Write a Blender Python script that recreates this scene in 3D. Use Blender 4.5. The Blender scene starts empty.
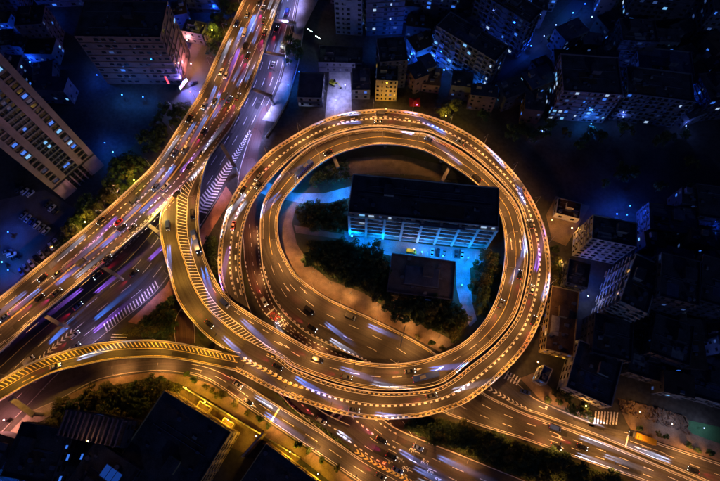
import bpy, math, random
from mathutils import Vector, Matrix
random.seed(11)
R = math.radians
scene = bpy.context.scene
col = scene.collection

# ------------------------------------------------------------------ camera, sky, moon, exposure
CAM_H, FOC, NADIR_Y = 230.0, 500.0, 440.0          # metres above ground, focal length and nadir in photo pixels (720 x 481)
TILT = math.atan((NADIR_Y - 240.5) / FOC)
cam = bpy.data.cameras.new('camera')
cam.sensor_fit = 'HORIZONTAL'; cam.sensor_width = 36.0; cam.lens = 36.0 * FOC / 720.0
cam.clip_start = 1.0; cam.clip_end = 4000.0
camo = bpy.data.objects.new('camera', cam); col.objects.link(camo)
camo.location = (0, 0, CAM_H); camo.rotation_euler = (TILT, 0, 0)
scene.camera = camo

world = bpy.data.worlds.new('World'); scene.world = world; world.use_nodes = True
wn = world.node_tree.nodes; wl = world.node_tree.links
bgn = wn['Background']
sky = wn.new('ShaderNodeTexSky'); sky.sky_type = 'NISHITA'; sky.sun_disc = False
sky.sun_elevation = R(24); sky.sun_rotation = R(200)
tint = wn.new('ShaderNodeMix'); tint.data_type = 'RGBA'; tint.blend_type = 'MULTIPLY'
tint.inputs[0].default_value = 1.0; tint.inputs[7].default_value = (0.10, 0.22, 1.0, 1)
wl.new(sky.outputs[0], tint.inputs[6]); wl.new(tint.outputs[2], bgn.inputs[0])
bgn.inputs[1].default_value = 0.0085

moon = bpy.data.lights.new('moon', 'SUN'); moon.energy = 0.13; moon.angle = R(0.5); moon.color = (0.30, 0.45, 1.0)
moono = bpy.data.objects.new('moon', moon); col.objects.link(moono)
moono.rotation_euler = (R(66), 0, R(20))

vs = scene.view_settings
vs.view_transform = 'Standard'; vs.look = 'None'; vs.gamma = 1.0; vs.use_curve_mapping = False; vs.exposure = 0.0
scene.render.engine = 'CYCLES'
cy = scene.cycles
cy.use_denoising = True
cy.use_light_tree = True
cy.max_bounces = 3; cy.diffuse_bounces = 2; cy.glossy_bounces = 1; cy.transmission_bounces = 1
cy.use_adaptive_sampling = True; cy.adaptive_threshold = 0.03; cy.light_sampling_threshold = 0.03
cy.sample_clamp_indirect = 2.0
cy.caustics_reflective = False; cy.caustics_refractive = False

# ------------------------------------------------------------------ helpers
CT, ST = math.cos(TILT), math.sin(TILT)
def up(px, py, z=0.0):
    """where the line of sight through a photo pixel meets the level z"""
    x = (px - 360.0) / FOC; y = -(py - 240.5) / FOC
    dy = y * CT + ST; dz = y * ST - CT
    t = (z - CAM_H) / dz
    return Vector((x * t, dy * t, z))

ORD = ('first second third fourth fifth sixth seventh eighth ninth tenth eleventh twelfth thirteenth fourteenth fifteenth '
       'sixteenth seventeenth eighteenth nineteenth twentieth').split()
TENS = {20: 'twenty', 30: 'thirty', 40: 'forty', 50: 'fifty', 60: 'sixty', 70: 'seventy', 80: 'eighty'}
def ordinal(n):
    if n <= 20: return ORD[n - 1]
    t, u = n // 10 * 10, n % 10
    return TENS[t][:-1] + 'ieth' if u == 0 else TENS[t] + '-' + ORD[u - 1]

def tag(o, label=None, cat=None, group=None, kind=None):
    if label: o['label'] = label
    if cat: o['category'] = cat
    if group: o['group'] = group
    if kind: o['kind'] = kind
    return o
def empty(name, loc=(0, 0, 0), rz=0.0):
    o = bpy.data.objects.new(name, None); col.objects.link(o)
    o.location = loc; o.rotation_euler = (0, 0, rz); o.empty_display_size = 0.3
    return o
def thing(name, label, cat, loc=(0, 0, 0), rz=0.0, group=None):
    return tag(empty(name, loc, rz), label, cat, group)
def inst(name, mesh, parent=None, loc=(0, 0, 0), rz=0.0):
    o = bpy.data.objects.new(name, mesh); col.objects.link(o)
    o.parent = parent; o.location = loc
    if rz: o.rotation_euler = (0, 0, rz)
    return o
KIDS = {}
def copy_tree(o, parent=None, kids=None):
    c = o.copy(); col.objects.link(c); c.parent = parent
    for ch in o.children:
        copy_tree(ch, c)
    return c

class MB:
    """collects faces, builds ONE mesh"""
    def __init__(s): s.v = []; s.f = []; s.uv = []; s.has_uv = False
    def face(s, pts, uvs=None):
        n = len(s.v); s.v.extend([tuple(p) for p in pts]); s.f.append(tuple(range(n, n + len(pts))))
        if uvs: s.has_uv = True; s.uv.extend(uvs)
        else: s.uv.extend([(p[0], p[1]) for p in pts])
    def box(s, c, d, rz=0.0, top=1.0):
        hx, hy, hz = d[0] / 2, d[1] / 2, d[2] / 2
        ca, sa = math.cos(rz), math.sin(rz)
        P = []
        for z, k in ((-hz, 1.0), (hz, top)):
            for x, y in ((-hx, -hy), (hx, -hy), (hx, hy), (-hx, hy)):
                x *= k; y *= k
                P.append((c[0] + x * ca - y * sa, c[1] + x * sa + y * ca, c[2] + z))
        n = len(s.v); s.v.extend(P)
        for q in ((3, 2, 1, 0), (4, 5, 6, 7), (0, 1, 5, 4), (1, 2, 6, 5), (2, 3, 7, 6), (3, 0, 4, 7)):
            s.f.append(tuple(n + i for i in q)); s.uv.extend([(P[i][0], P[i][1]) for i in q])
        return s
    def prism(s, poly, z0, z1):
        n = len(s.v); m = len(poly)
        a = sum(poly[i][0] * poly[(i + 1) % m][1] - poly[(i + 1) % m][0] * poly[i][1] for i in range(m))
        if a < 0: poly = poly[::-1]
        s.v.extend([(p[0], p[1], z0) for p in poly]); s.v.extend([(p[0], p[1], z1) for p in poly])
        fs = [tuple(n + m + i for i in range(m)), tuple(n + i for i in reversed(range(m)))]
        fs += [(n + i, n + (i + 1) % m, n + m + (i + 1) % m, n + m + i) for i in range(m)]
        for f in fs:
            s.f.append(f); s.uv.extend([(s.v[i][0], s.v[i][1]) for i in f])
        return s
    def tube(s, p0, p1, r0, r1=None, n=8):
        r1 = r0 if r1 is None else r1
        p0, p1 = Vector(p0), Vector(p1); d = (p1 - p0).normalized()
        a = d.orthogonal().normalized(); b = d.cross(a)
        A = [p0 + (a * math.cos(2 * math.pi * i / n) + b * math.sin(2 * math.pi * i / n)) * r0 for i in range(n)]
        B = [p1 + (a * math.cos(2 * math.pi * i / n) + b * math.sin(2 * math.pi * i / n)) * r1 for i in range(n)]
        for i in range(n):
            j = (i + 1) % n; s.face((A[i], A[j], B[j], B[i]))
        s.face(A[::-1]); s.face(B)
        return s
    def loft(s, rings, caps=True):
        n = len(rings[0])
        for A, B in zip(rings, rings[1:]):
            for i in range(n):
                j = (i + 1) % n; s.face((A[i], A[j], B[j], B[i]))
        if caps: s.face(rings[0][::-1]); s.face(rings[-1])
        return s
    def mesh(s, name, mat=None, smooth=False):
        me = bpy.data.meshes.new(name); me.from_pydata(s.v, [], s.f)
        if s.has_uv:
            uvl = me.uv_layers.new(name='UVMap')
            flat = [x for uv in s.uv for x in uv]
            uvl.data.foreach_set('uv', flat)
        if mat: me.materials.append(mat)
        if smooth: me.polygons.foreach_set('use_smooth', [True] * len(me.polygons))
        me.update()
        return me
    def build(s, name, mat, parent=None, kind=None, smooth=False):
        o = inst(name, s.mesh(name, mat, smooth), parent)
        if kind: o['kind'] = kind
        return o

# ------------------------------------------------------------------ materials
def nodes(m): return m.node_tree.nodes, m.node_tree.links
def mat(name, c, rough=0.7, var=0.25, scale=0.6, metal=0.0, bump=0.0, bscale=6.0, c2=None, spec=0.3, fine=4.0):
    """base colour broken up by two sizes of noise, with a little relief"""
    m = bpy.data.materials.new(name); m.use_nodes = True
    n, l = nodes(m); b = n['Principled BSDF']
    b.inputs['Roughness'].default_value = rough; b.inputs['Metallic'].default_value = metal
    b.inputs['Specular IOR Level'].default_value = spec
    tc = n.new('ShaderNodeTexCoord'); geo = n.new('ShaderNodeNewGeometry')
    a = n.new('ShaderNodeTexNoise'); a.inputs['Scale'].default_value = scale; a.inputs['Detail'].default_value = 2
    f = n.new('ShaderNodeTexNoise'); f.inputs['Scale'].default_value = scale * fine * 2.3; f.inputs['Detail'].default_value = 1
    l.new(geo.outputs['Position'], a.inputs['Vector']); l.new(geo.outputs['Position'], f.inputs['Vector'])
    mx = n.new('ShaderNodeMath'); mx.operation = 'MULTIPLY_ADD'; mx.inputs[1].default_value = 0.4
    l.new(f.outputs[0], mx.inputs[0]); 
    sc = n.new('ShaderNodeMath'); sc.operation = 'MULTIPLY'; sc.inputs[1].default_value = 0.6
    l.new(a.outputs[0], sc.inputs[0]); l.new(sc.outputs[0], mx.inputs[2])
    rp = n.new('ShaderNodeValToRGB')
    k = var
    d = c2 if c2 else tuple(x * (1 - k) for x in c)
    e = tuple(min(1, x * (1 + k)) for x in c)
    rp.color_ramp.elements[0].position = 0.33; rp.color_ramp.elements[0].color = (*d, 1)
    rp.color_ramp.elements[1].position = 0.67; rp.color_ramp.elements[1].color = (*e, 1)
    l.new(mx.outputs[0], rp.inputs[0]); l.new(rp.outputs[0], b.inputs['Base Color'])
    if bump >= .3:
        bp = n.new('ShaderNodeBump'); bp.inputs['Strength'].default_value = bump
        t = n.new('ShaderNodeTexNoise'); t.inputs['Scale'].default_value = bscale
        l.new(geo.outputs['Position'], t.inputs['Vector']); l.new(t.outputs[0], bp.inputs['Height'])
        l.new(bp.outputs[0], b.inputs['Normal'])
    return m
def road_mat(name, c, red=False):
    """asphalt: wheel tracks and oil streaks run along the road (UV: metres across, metres along), patches, aggregate"""
    m = bpy.data.materials.new(name); m.use_nodes = True
    n, l = nodes(m); b = n['Principled BSDF']
    b.inputs['Roughness'].default_value = 0.55; b.inputs['Specular IOR Level'].default_value = 0.35
    tc = n.new('ShaderNodeTexCoord')
    mp = n.new('ShaderNodeMapping'); mp.inputs['Scale'].default_value = (1.1, 0.022, 1)
    l.new(tc.outputs['UV'], mp.inputs['Vector'])
    st = n.new('ShaderNodeTexNoise'); st.inputs['Scale'].default_value = 1.3; st.inputs['Detail'].default_value = 2; st.inputs['Roughness'].default_value = 0.6
    l.new(mp.outputs[0], st.inputs['Vector'])
    geo = n.new('ShaderNodeNewGeometry')
    pt = n.new('ShaderNodeTexNoise'); pt.inputs['Scale'].default_value = 0.09; pt.inputs['Detail'].default_value = 3; pt.inputs['Roughness'].default_value = 0.65
    l.new(geo.outputs['Position'], pt.inputs['Vector'])
    gr = n.new('ShaderNodeTexNoise'); gr.inputs['Scale'].default_value = 2.6; gr.inputs['Detail'].default_value = 2
    l.new(geo.outputs['Position'], gr.inputs['Vector'])
    def madd(x, k, y=None):
        q = n.new('ShaderNodeMath'); q.operation = 'MULTIPLY_ADD'; q.inputs[1].default_value = k
        l.new(x, q.inputs[0])
        if y is None: q.inputs[2].default_value = 0.0
        else: l.new(y, q.inputs[2])
        return q.outputs[0]
    v = madd(st.outputs[0], 0.5); v = madd(pt.outputs[0], 0.3, v); v = madd(gr.outputs[0], 0.2, v)
    rp = n.new('ShaderNodeValToRGB')
    rp.color_ramp.elements[0].position = 0.36; rp.color_ramp.elements[0].color = (*[x * 0.55 for x in c], 1)
    rp.color_ramp.elements[1].position = 0.64; rp.color_ramp.elements[1].color = (*[x * 1.5 for x in c], 1)
    l.new(v, rp.inputs[0]); l.new(rp.outputs[0], b.inputs['Base Color'])
    return m
def glow(name, c, s, base=(0.1, 0.1, 0.1)):
    m = bpy.data.materials.new(name); m.use_nodes = True
    b = m.node_tree.nodes['Principled BSDF']
    b.inputs['Base Color'].default_value = (*base, 1); b.inputs['Roughness'].default_value = 0.4
    b.inputs['Emission Color'].default_value = (*c, 1); b.inputs['Emission Strength'].default_value = s
    m.cycles.emission_sampling = 'NONE'          # the lamps beside these panes carry the light
    return m
def paint(name, c, rough=0.3, metal=0.0):
    return mat(name, c, rough, 0.06, 0.8, metal, spec=0.5)

ASPH = road_mat('asphalt', (0.050, 0.046, 0.044))
ASPH2 = road_mat('older_asphalt', (0.060, 0.056, 0.056))
ASPHR = road_mat('reddish_asphalt', (0.075, 0.040, 0.036))
CONC = mat('concrete', (0.36, 0.34, 0.31), 0.85, 0.3, 0.5, bump=0.2)
PARA = mat('parapet_concrete', (0.68, 0.65, 0.60), 0.8, 0.25, 0.7, bump=0.15)
KERB = mat('kerb_stone', (0.45, 0.43, 0.40), 0.8, 0.25, 0.8)
def worn(name, c):
    m = mat(name, c, 0.6, 0.1, 1.1, c2=(0.16, 0.15, 0.14), fine=2.0)
    r = [x for x in m.node_tree.nodes if x.type == 'VALTORGB'][0].color_ramp
    r.elements[0].position = 0.36; r.elements[1].position = 0.47
    return m
WHITE = worn('road_paint_white', (0.80, 0.80, 0.78))
YELL = worn('road_paint_yellow', (0.82, 0.66, 0.24))
REDP = mat('road_paint_red', (0.55, 0.06, 0.05), 0.6, 0.3, 0.8)
PAVE = mat('paving', (0.30, 0.26, 0.22), 0.85, 0.35, 0.35, bump=0.2)
SAND = mat('sandy_path', (0.23, 0.165, 0.115), 0.9, 0.35, 0.3, bump=0.3)
GRND = mat('bare_ground', (0.06, 0.057, 0.052), 0.9, 0.5, 0.06, bump=0.3, bscale=2)
SOIL = mat('soil_and_grass', (0.045, 0.055, 0.025), 0.95, 0.6, 0.12, bump=0.4, bscale=3, c2=(0.06, 0.042, 0.025))
PLAZA = mat('plaza_concrete', (0.32, 0.33, 0.34), 0.8, 0.3, 0.25, bump=0.2)
ROOFD = mat('dark_roof', (0.085, 0.085, 0.09), 0.85, 0.55, 0.22, bump=0.3)
ROOFB = mat('brown_roof', (0.12, 0.075, 0.05), 0.85, 0.4, 0.3, bump=0.3)
ROOFG = mat('blue_grey_roof', (0.10, 0.12, 0.18), 0.6, 0.35, 0.3, bump=0.2)
WALLP = mat('pink_render', (0.27, 0.20, 0.23), 0.85, 0.2, 0.3, bump=0.15)
WALLC = mat('cream_render', (0.50, 0.46, 0.40), 0.85, 0.25, 0.3, bump=0.15)
WALLG = mat('grey_render', (0.15, 0.16, 0.19), 0.85, 0.3, 0.3, bump=0.15)
WALLD = mat('dark_render', (0.08, 0.08, 0.10), 0.85, 0.35, 0.3, bump=0.15)
WALLB = mat('brown_render', (0.14, 0.09, 0.09), 0.85, 0.25, 0.3)
ROOFH = mat('hall_roof', (0.15, 0.13, 0.12), 0.85, 0.35, 0.3)
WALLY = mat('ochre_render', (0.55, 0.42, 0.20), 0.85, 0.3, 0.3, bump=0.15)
STEEL = mat('galvanised_steel', (0.32, 0.32, 0.33), 0.45, 0.15, 2.0, metal=0.7)
DSTEEL = mat('dark_steel', (0.05, 0.05, 0.055), 0.5, 0.2, 2.0, metal=0.4)
GLASSD = mat('dark_window_glass', (0.02, 0.024, 0.03), 0.12, 0.3, 0.3, spec=0.6)
TYRE = mat('tyre_rubber', (0.02, 0.02, 0.02), 0.9, 0.2, 3)
BARK = mat('bark', (0.07, 0.05, 0.035), 0.95, 0.4, 3, bump=0.4)
def leafmat(name, c):
    m = mat(name, c, 0.7, 0.55, 0.9, spec=0.25); return m
LEAF = [leafmat('leaf_dark', (0.060, 0.095, 0.030)), leafmat('leaf_mid', (0.075, 0.12, 0.035)), leafmat('leaf_olive', (0.12, 0.12, 0.035)),
        leafmat('leaf_deep', (0.045, 0.085, 0.035))]
GREEN = mat('green_court', (0.05, 0.16, 0.07), 0.8, 0.2, 0.3)
REDROOF = mat('red_canvas', (0.22, 0.015, 0.015), 0.8, 0.2, 0.5)
BLUEROOF = mat('blue_sheet', (0.06, 0.12, 0.40), 0.6, 0.2, 0.5)
WIN = {'blue': glow('window_light_blue', (0.05, 0.22, 1.0), .8), 'cyan': glow('window_light_cyan', (0.20, 0.55, 1.0), .9),
       'white': glow('window_light_white', (0.5, 0.7, 1.0), .75), 'warm': glow('window_light_warm', (1.0, 0.55, 0.2), 0.8),
       'faint': glow('window_light_faint', (0.10, 0.22, 0.7), .28), 'skylight': glow('skylight_glow', (0.02, 0.16, 1.0), .22), 'dim': glow('window_light_dim', (0.05, 0.12, 0.5), 0.12), 'gold': glow('window_light_gold', (1.0, 0.55, 0.06), 1.2)}
G_HEAD = glow('headlight_glow', (0.75, 0.86, 1.0), 7.0)
G_TAIL = glow('taillight_glow', (1.0, 0.03, 0.04), 3.0)
G_AMB = glow('amber_lens', (1.0, 0.55, 0.16), 12.0)
G_COOL = glow('cool_lens', (0.30, 0.46, 1.0), 3.2)
G_BLUE = glow('blue_lens', (0.02, 0.13, 1.0), 3.5)
G_CYAN = glow('cyan_lens', (0.10, 0.42, 1.0), 4.0)
G_TUBE = glow('tube_light', (0.75, 1.0, 0.95), 9.0)
G_RED = glow('red_sign_light', (1.0, 0.05, 0.08), 4.0)
G_PINK = glow('pink_sign_light', (1.0, 0.25, 0.75), 4.0)
G_SIGN = glow('white_sign_light', (0.65, 0.75, 1.0), 6.0)
# ------------------------------------------------------------------ road geometry
def catmull(P, n=14):
    out = []
    Q = [tuple(2 * a - b for a, b in zip(P[0], P[1]))] + list(P) + [tuple(2 * a - b for a, b in zip(P[-1], P[-2]))]
    for i in range(1, len(Q) - 2):
        p0, p1, p2, p3 = Q[i - 1], Q[i], Q[i + 1], Q[i + 2]
        for k in range(n):
            t = k / n
            out.append(tuple(0.5 * (2 * b + (c - a) * t + (2 * a - 5 * b + 4 * c - d) * t * t + (3 * b - a - 3 * c + d) * t ** 3)
                             for a, b, c, d in zip(p0, p1, p2, p3)))
    out.append(tuple(P[-1]))
    return out
def world_line(P, zk):
    D = catmull(P); cum = [0.0]
    for a, b in zip(D, D[1:]): cum.append(cum[-1] + math.hypot(b[0] - a[0], b[1] - a[1]))
    if not isinstance(zk, (list, tuple)): zs = [zk] * len(D)
    else:
        ks = []; j0 = 0
        for (x, y, z) in zk:
            j = min(range(j0, len(D)), key=lambda k: (D[k][0] - x) ** 2 + (D[k][1] - y) ** 2 + 1.0 * (cum[k] - cum[j0]))
            ks.append((cum[j], z)); j0 = j
        zs = []
        for c in cum:
            if c <= ks[0][0]: zs.append(ks[0][1]); continue
            if c >= ks[-1][0]: zs.append(ks[-1][1]); continue
            for (c0, z0), (c1, z1) in zip(ks, ks[1:]):
                if c0 <= c <= c1:
                    t = (c - c0) / max(1e-6, c1 - c0); zs.append(z0 + (z1 - z0) * t); break
        for _ in range(6):
            zs = [zs[0]] + [(zs[i - 1] + 2 * zs[i] + zs[i + 1]) / 4 for i in range(1, len(zs) - 1)] + [zs[-1]]
    return [up(p[0], p[1], z) for p, z in zip(D, zs)]
def resample(P, step):
    cum = [0.0]
    for a, b in zip(P, P[1:]): cum.append(cum[-1] + (b - a).length)
    n = max(2, int(cum[-1] / step)); out = []; j = 0
    for i in range(n + 1):
        s = cum[-1] * i / n
        while j < len(cum) - 2 and cum[j + 1] < s: j += 1
        t = (s - cum[j]) / max(1e-9, cum[j + 1] - cum[j]); out.append(P[j].lerp(P[j + 1], min(1, max(0, t))))
    return out

class Road:
    def __init__(s, left, right, zk, step=1.6):
        L = resample(world_line(left, zk), step); Rr = resample(world_line(right, zk), step / 3)
        idx = []; j0 = 0
        for i, p in enumerate(L):
            w = 90
            hi = min(len(Rr), j0 + w)
            j = min(range(j0, hi), key=lambda k: (Rr[k].xy - p.xy).length_squared)
            idx.append(j); j0 = j
        idx[0] = 0; idx[-1] = len(Rr) - 1
        for _ in range(12):
            idx = [idx[0]] + [(idx[i - 1] + 2 * idx[i] + idx[i + 1]) / 4 for i in range(1, len(idx) - 1)] + [idx[-1]]
        s.L = L; s.R = []
        for x in idx:
            j = min(int(x), len(Rr) - 2); s.R.append(Rr[j].lerp(Rr[j + 1], x - j))
        s.C = [(a + b) / 2 for a, b in zip(s.L, s.R)]
        s.cum = [0.0]
        for a, b in zip(s.C, s.C[1:]): s.cum.append(s.cum[-1] + (b - a).length)
        s.len = s.cum[-1]
    def loc(s, d):
        d = min(max(d, 0.0), s.len)
        lo, hi = 0, len(s.cum) - 2
        while lo < hi:
            m = (lo + hi + 1) // 2
            if s.cum[m] <= d: lo = m
            else: hi = m - 1
        t = (d - s.cum[lo]) / max(1e-9, s.cum[lo + 1] - s.cum[lo])
        return lo, min(1.0, t)
    def LR(s, d):
        i, t = s.loc(d); return s.L[i].lerp(s.L[i + 1], t), s.R[i].lerp(s.R[i + 1], t)
    def width(s, d): a, b = s.LR(d); return (b - a).length
    def at(s, d, f=None, off=None, dz=0.0):
        """point at distance d; f = fraction from left to right, or off = metres from the left edge (negative: from the right edge)"""
        a, b = s.LR(d)
        if f is None:
            w = max(0.01, (b - a).length); f = off / w if off >= 0 else 1 + off / w
        p = a.lerp(b, f); p.z += dz; return p
    def tan(s, d):
        i, t = s.loc(d); i = min(max(i, 1), len(s.C) - 3)
        return (s.C[i + 2] - s.C[i - 1]).normalized()
    def near(s, px, py, lo=0.0, hi=1.0):
        best = None
        for i, c in enumerate(s.C):
            if lo <= s.cum[i] / s.len <= hi:
                q = (c.xy - up(px, py, c.z).xy).length_squared
                if best is None or q < best[0]: best = (q, s.cum[i])
        return best[1]
    # --- solids
    def deck(s, m, parent, thick=1.3, ground=False, name='deck'):
        b = MB(); prev = None
        for i in range(len(s.L)):
            l, r = s.L[i], s.R[i]; w = (r - l).length
            th = 0.25 if ground else thick
            a = (r - l).normalized() if w > 0.05 else Vector((1, 0, 0))
            k = 0 if ground else min(1.6, w * 0.18)
            ring = [l, r, r - a * 0.02 - Vector((0, 0, 0.45 if not ground else th)), r - a * k - Vector((0, 0, th)), l + a * k - Vector((0, 0, th)), l + a * 0.02 - Vector((0, 0, 0.45 if not ground else th))]
            u = [(0, s.cum[i]), (w, s.cum[i]), (w, s.cum[i]), (w, s.cum[i]), (0, s.cum[i]), (0, s.cum[i])]
            if prev:
                pr, pu = prev
                n = 1 if ground else 6
                for q in range(n):
                    q2 = (q + 1) % 6
                    b.face((pr[q], pr[q2], ring[q2], ring[q]), (pu[q], pu[q2], u[q2], u[q]))
            prev = (ring, u)
        return b.build(name, m, parent)
    def rail(s, m, parent, side, d0=0.0, d1=None, h=0.95, w=0.42, inset=0.0, name='parapet', base=0.0):
        """a solid barrier or kerb along one edge, with sloped inner face"""
        d1 = s.len if d1 is None else d1
        n = max(2, int((d1 - d0) / 1.6)); rings = []
        for i in range(n + 1):
            d = d0 + (d1 - d0) * i / n; a, b = s.LR(d)
            if (b - a).length < 0.3: continue
            u = (b - a).normalized(); u.z = 0
            e = a + u * inset if side == 'L' else b - u * inset
            if side == 'R': u = -u
            z = Vector((0, 0, 1))
            ring = [e - z * base, e + u * w - z * base, e + u * (w * 0.55) + z * h, e + z * h]
            if side == 'R': ring = ring[::-1]
            rings.append(ring)
        return MB().loft(rings[::-1] if False else rings).build(name, m, parent)
    # --- paint
    def line(s, b, f=None, off=None, w=0.16, dash=None, gap=0.0, d0=0.0, d1=None, dz=0.012, phase=0.0):
        d1 = s.len if d1 is None else d1
        segs = []
        if dash is None: segs = [(d0, d1)]
        else:
            d = d0 + phase
            while d + dash < d1: segs.append((d, d + dash)); d += dash + gap
        for x0, x1 in segs:
            n = max(1, int(round((x1 - x0) / 1.8))); pr = None
            for i in range(n + 1):
                d = x0 + (x1 - x0) * i / n
                a, c = s.LR(d); ww = (c - a).length
                if ww < 0.5: pr = None; continue
                u = (c - a) / ww
                o = f * ww if f is not None else (off if off >= 0 else ww + off)
                p = a + u * o; p.z += dz
                q = (p - u * w / 2, p + u * w / 2)
                if pr: b.face((pr[0], pr[1], q[1], q[0]))
                pr = q
    def patch(s, name, m, parent, quad, dz=0.014):
        """one painted piece given as (distance, offset-from-left metres) corners"""
        pts = [s.at(d, off=o, dz=dz) for d, o in quad]
        return MB().face(pts) or None
    def shape(s, d, f, dirn=1):
        """frame at a lane point: origin, forward, sideways(right)"""
        p = s.at(d, f); t = s.tan(d) * dirn
        side = t.cross(Vector((0, 0, 1))).normalized()
        return p, t, side

def flat(name, m, parent, pts):
    b = MB()
    a = sum(pts[i][0] * pts[(i + 1) % len(pts)][1] - pts[(i + 1) % len(pts)][0] * pts[i][1] for i in range(len(pts)))
    b.face(pts if a > 0 else pts[::-1])
    return b.build(name, m, parent)
def arrow(road, parent, d, f, dirn=1, kind='straight', L=6.0, m=None):
    p, t, sd = road.shape(d, f, dirn); z = Vector((0, 0, 0.014))
    def P(x, y): return p + t * x + sd * y + z
    b = MB()
    b.face((P(-L / 2, .10), P(-L / 2, -.10), P(L * .15, -.10), P(L * .15, .10))[::-1])
    if kind in ('straight', 'both'):
        b.face((P(L * .15, -.48), P(L * .15, .48), P(L / 2, 0)))
    if kind in ('left', 'both'):
        q = -1
        b.face((P(-L * .05, 0), P(L * .02, q * .9), P(L * .12, q * .9), P(L * .1, 0)))
        b.face((P(-L * .08, q * .8), P(L * .05, q * 1.5), P(L * .22, q * .8)))
    # keep all faces looking up
    me = b.mesh('arrow_marking', m or WHITE)
    o = inst('arrow_marking', me, parent)
    for pl in me.polygons:
        if pl.normal.z < 0: pl.flip()
    return o
def hatch(road, parent, d0, d1, fa, fb, pitch=2.6, wid=1.15, slant=2.2, m=WHITE, chevron=False):
    """diagonal stripes between two edge fractions; fa, fb are functions of distance"""
    d = d0
    while d < d1:
        a0, a1 = fa(d), fb(d)
        if abs(a1 - a0) * road.width(d) > 0.7:
            pts = []
            if chevron:
                mid = (a0 + a1) / 2
                for (dd, f) in ((d, a0), (d + wid, a0), (d + wid + slant, mid), (d + wid, a1), (d, a1), (d + slant, mid)):
                    pts.append(road.at(dd, f, dz=0.013))
                b = MB(); b.face((pts[0], pts[1], pts[2], pts[5])); b.face((pts[5], pts[2], pts[3], pts[4]))
            else:
                for (dd, f) in ((d, a0), (d + wid, a0), (d + wid + slant, a1), (d + slant, a1)):
                    pts.append(road.at(dd, f, dz=0.013))
                b = MB(); b.face(pts)
            me = b.mesh('hatch_stripe', m)
            for pl in me.polygons:
                if pl.normal.z < 0: pl.flip()
            inst('hatch_stripe', me, parent)
        d += pitch
PIER_M = {}
def pier(road, parent, d, f=0.5, cap=True, capw=None, col_r=0.75):
    p = road.at(d, f); t = road.tan(d); t.z = 0; t.normalize()
    ang = math.atan2(t.y, t.x); w = capw or road.width(d) * 0.72
    zt = p.z - 1.34
    if zt < 1.2: return
    pr = MB().tube((p.x, p.y, -0.4), (p.x, p.y, zt - (1.0 if cap else 0)), col_r, col_r * 0.95, 10).build('pier', CONC, parent)
    if cap:
        MB().box((p.x, p.y, zt - 0.55), (1.6, w, 1.1), ang).build('pier_cap', CONC, pr)
def piers(road, parent, d0, d1, step=24.0):
    d = d0
    while d < d1: pier(road, parent, d); d += step

# ------------------------------------------------------------------ the ground
def poly_px(pts, z): return [up(x, y, z) for x, y in pts]
def sheet(name, pts, z, m, kind='structure', label=None):
    b = MB(); w = poly_px(pts, z)
    a = sum(w[i][0] * w[(i + 1) % len(w)][1] - w[(i + 1) % len(w)][0] * w[i][1] for i in range(len(w)))
    b.face(w if a > 0 else w[::-1])
    o = b.build(name, m); o['kind'] = kind
    if label: o['label'] = label
    return o
def slab(name, pts, z, m, label=None):
    w = [(p.x, p.y) for p in poly_px(pts, z)]
    o = MB().prism(w, -0.1, z).build(name, m); o['kind'] = 'structure'
    if label: o['label'] = label
    return o
g = MB(); g.face(((-1500, -1500, 0), (1500, -1500, 0), (1500, 1500, 0), (-1500, 1500, 0)))
tag(g.build('ground', GRND), 'dark bare ground under the city blocks', kind='structure')
INTERIOR = [(292, 196), (283, 222), (285, 250), (300, 272), (340, 298), (405, 333), (440, 352), (470, 338), (492, 305), (502, 262), (500, 222), (485, 196), (455, 168), (400, 147), (350, 150), (318, 168)]
sheet('lawn', INTERIOR, 0.02, SOIL, label='dark planted ground inside the road loop')
sheet('lawn', [(160, 296), (133, 322), (110, 336), (150, 346), (215, 352), (240, 368), (265, 395), (280, 400), (262, 360), (235, 320), (215, 285), (205, 230)], 0.02, SOIL, label='grass between the ramps and the pink footpath')
sheet('lawn', [(395, 425), (440, 416), (480, 428), (525, 442), (550, 451), (640, 483), (700, 505), (600, 505), (520, 480), (455, 454)], 0.02, SOIL, label='planted strip between the two southern roads')
sheet('lawn', [(100, 384), (150, 374), (182, 377), (200, 392), (150, 425), (60, 440), (30, 432), (60, 402)], 0.02, SOIL, label='garden ground below the hatched ramp')
sheet('lawn', [(60, 250), (105, 212), (140, 182), (165, 152), (190, 112), (215, 60), (240, 5), (225, 0), (195, 60), (175, 100), (150, 130), (118, 160), (95, 200), (55, 238)], 0.02, SOIL, label='planted verge beside the elevated expressway')
sheet('lawn', [(232, 215), (225, 240), (226, 280), (240, 305), (250, 300), (246, 262), (246, 225)], 0.025, SOIL, label='narrow grass strip below the loop ramp')

# ------------------------------------------------------------------ elevated and ground roads
DECKS = {}
def elevated(name, label, r, m=ASPH, thick=1.3):
    t = thing(name, label, 'overpass'); t['kind'] = 'thing'
    r.deck(m, t, thick); r.thing = t; return t
def groundroad(name, label, r, m=ASPH2):
    t = tag(empty(name), label, None, None, 'structure')
    r.deck(m, t, ground=True, name='surface'); r.thing = t; return t

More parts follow.
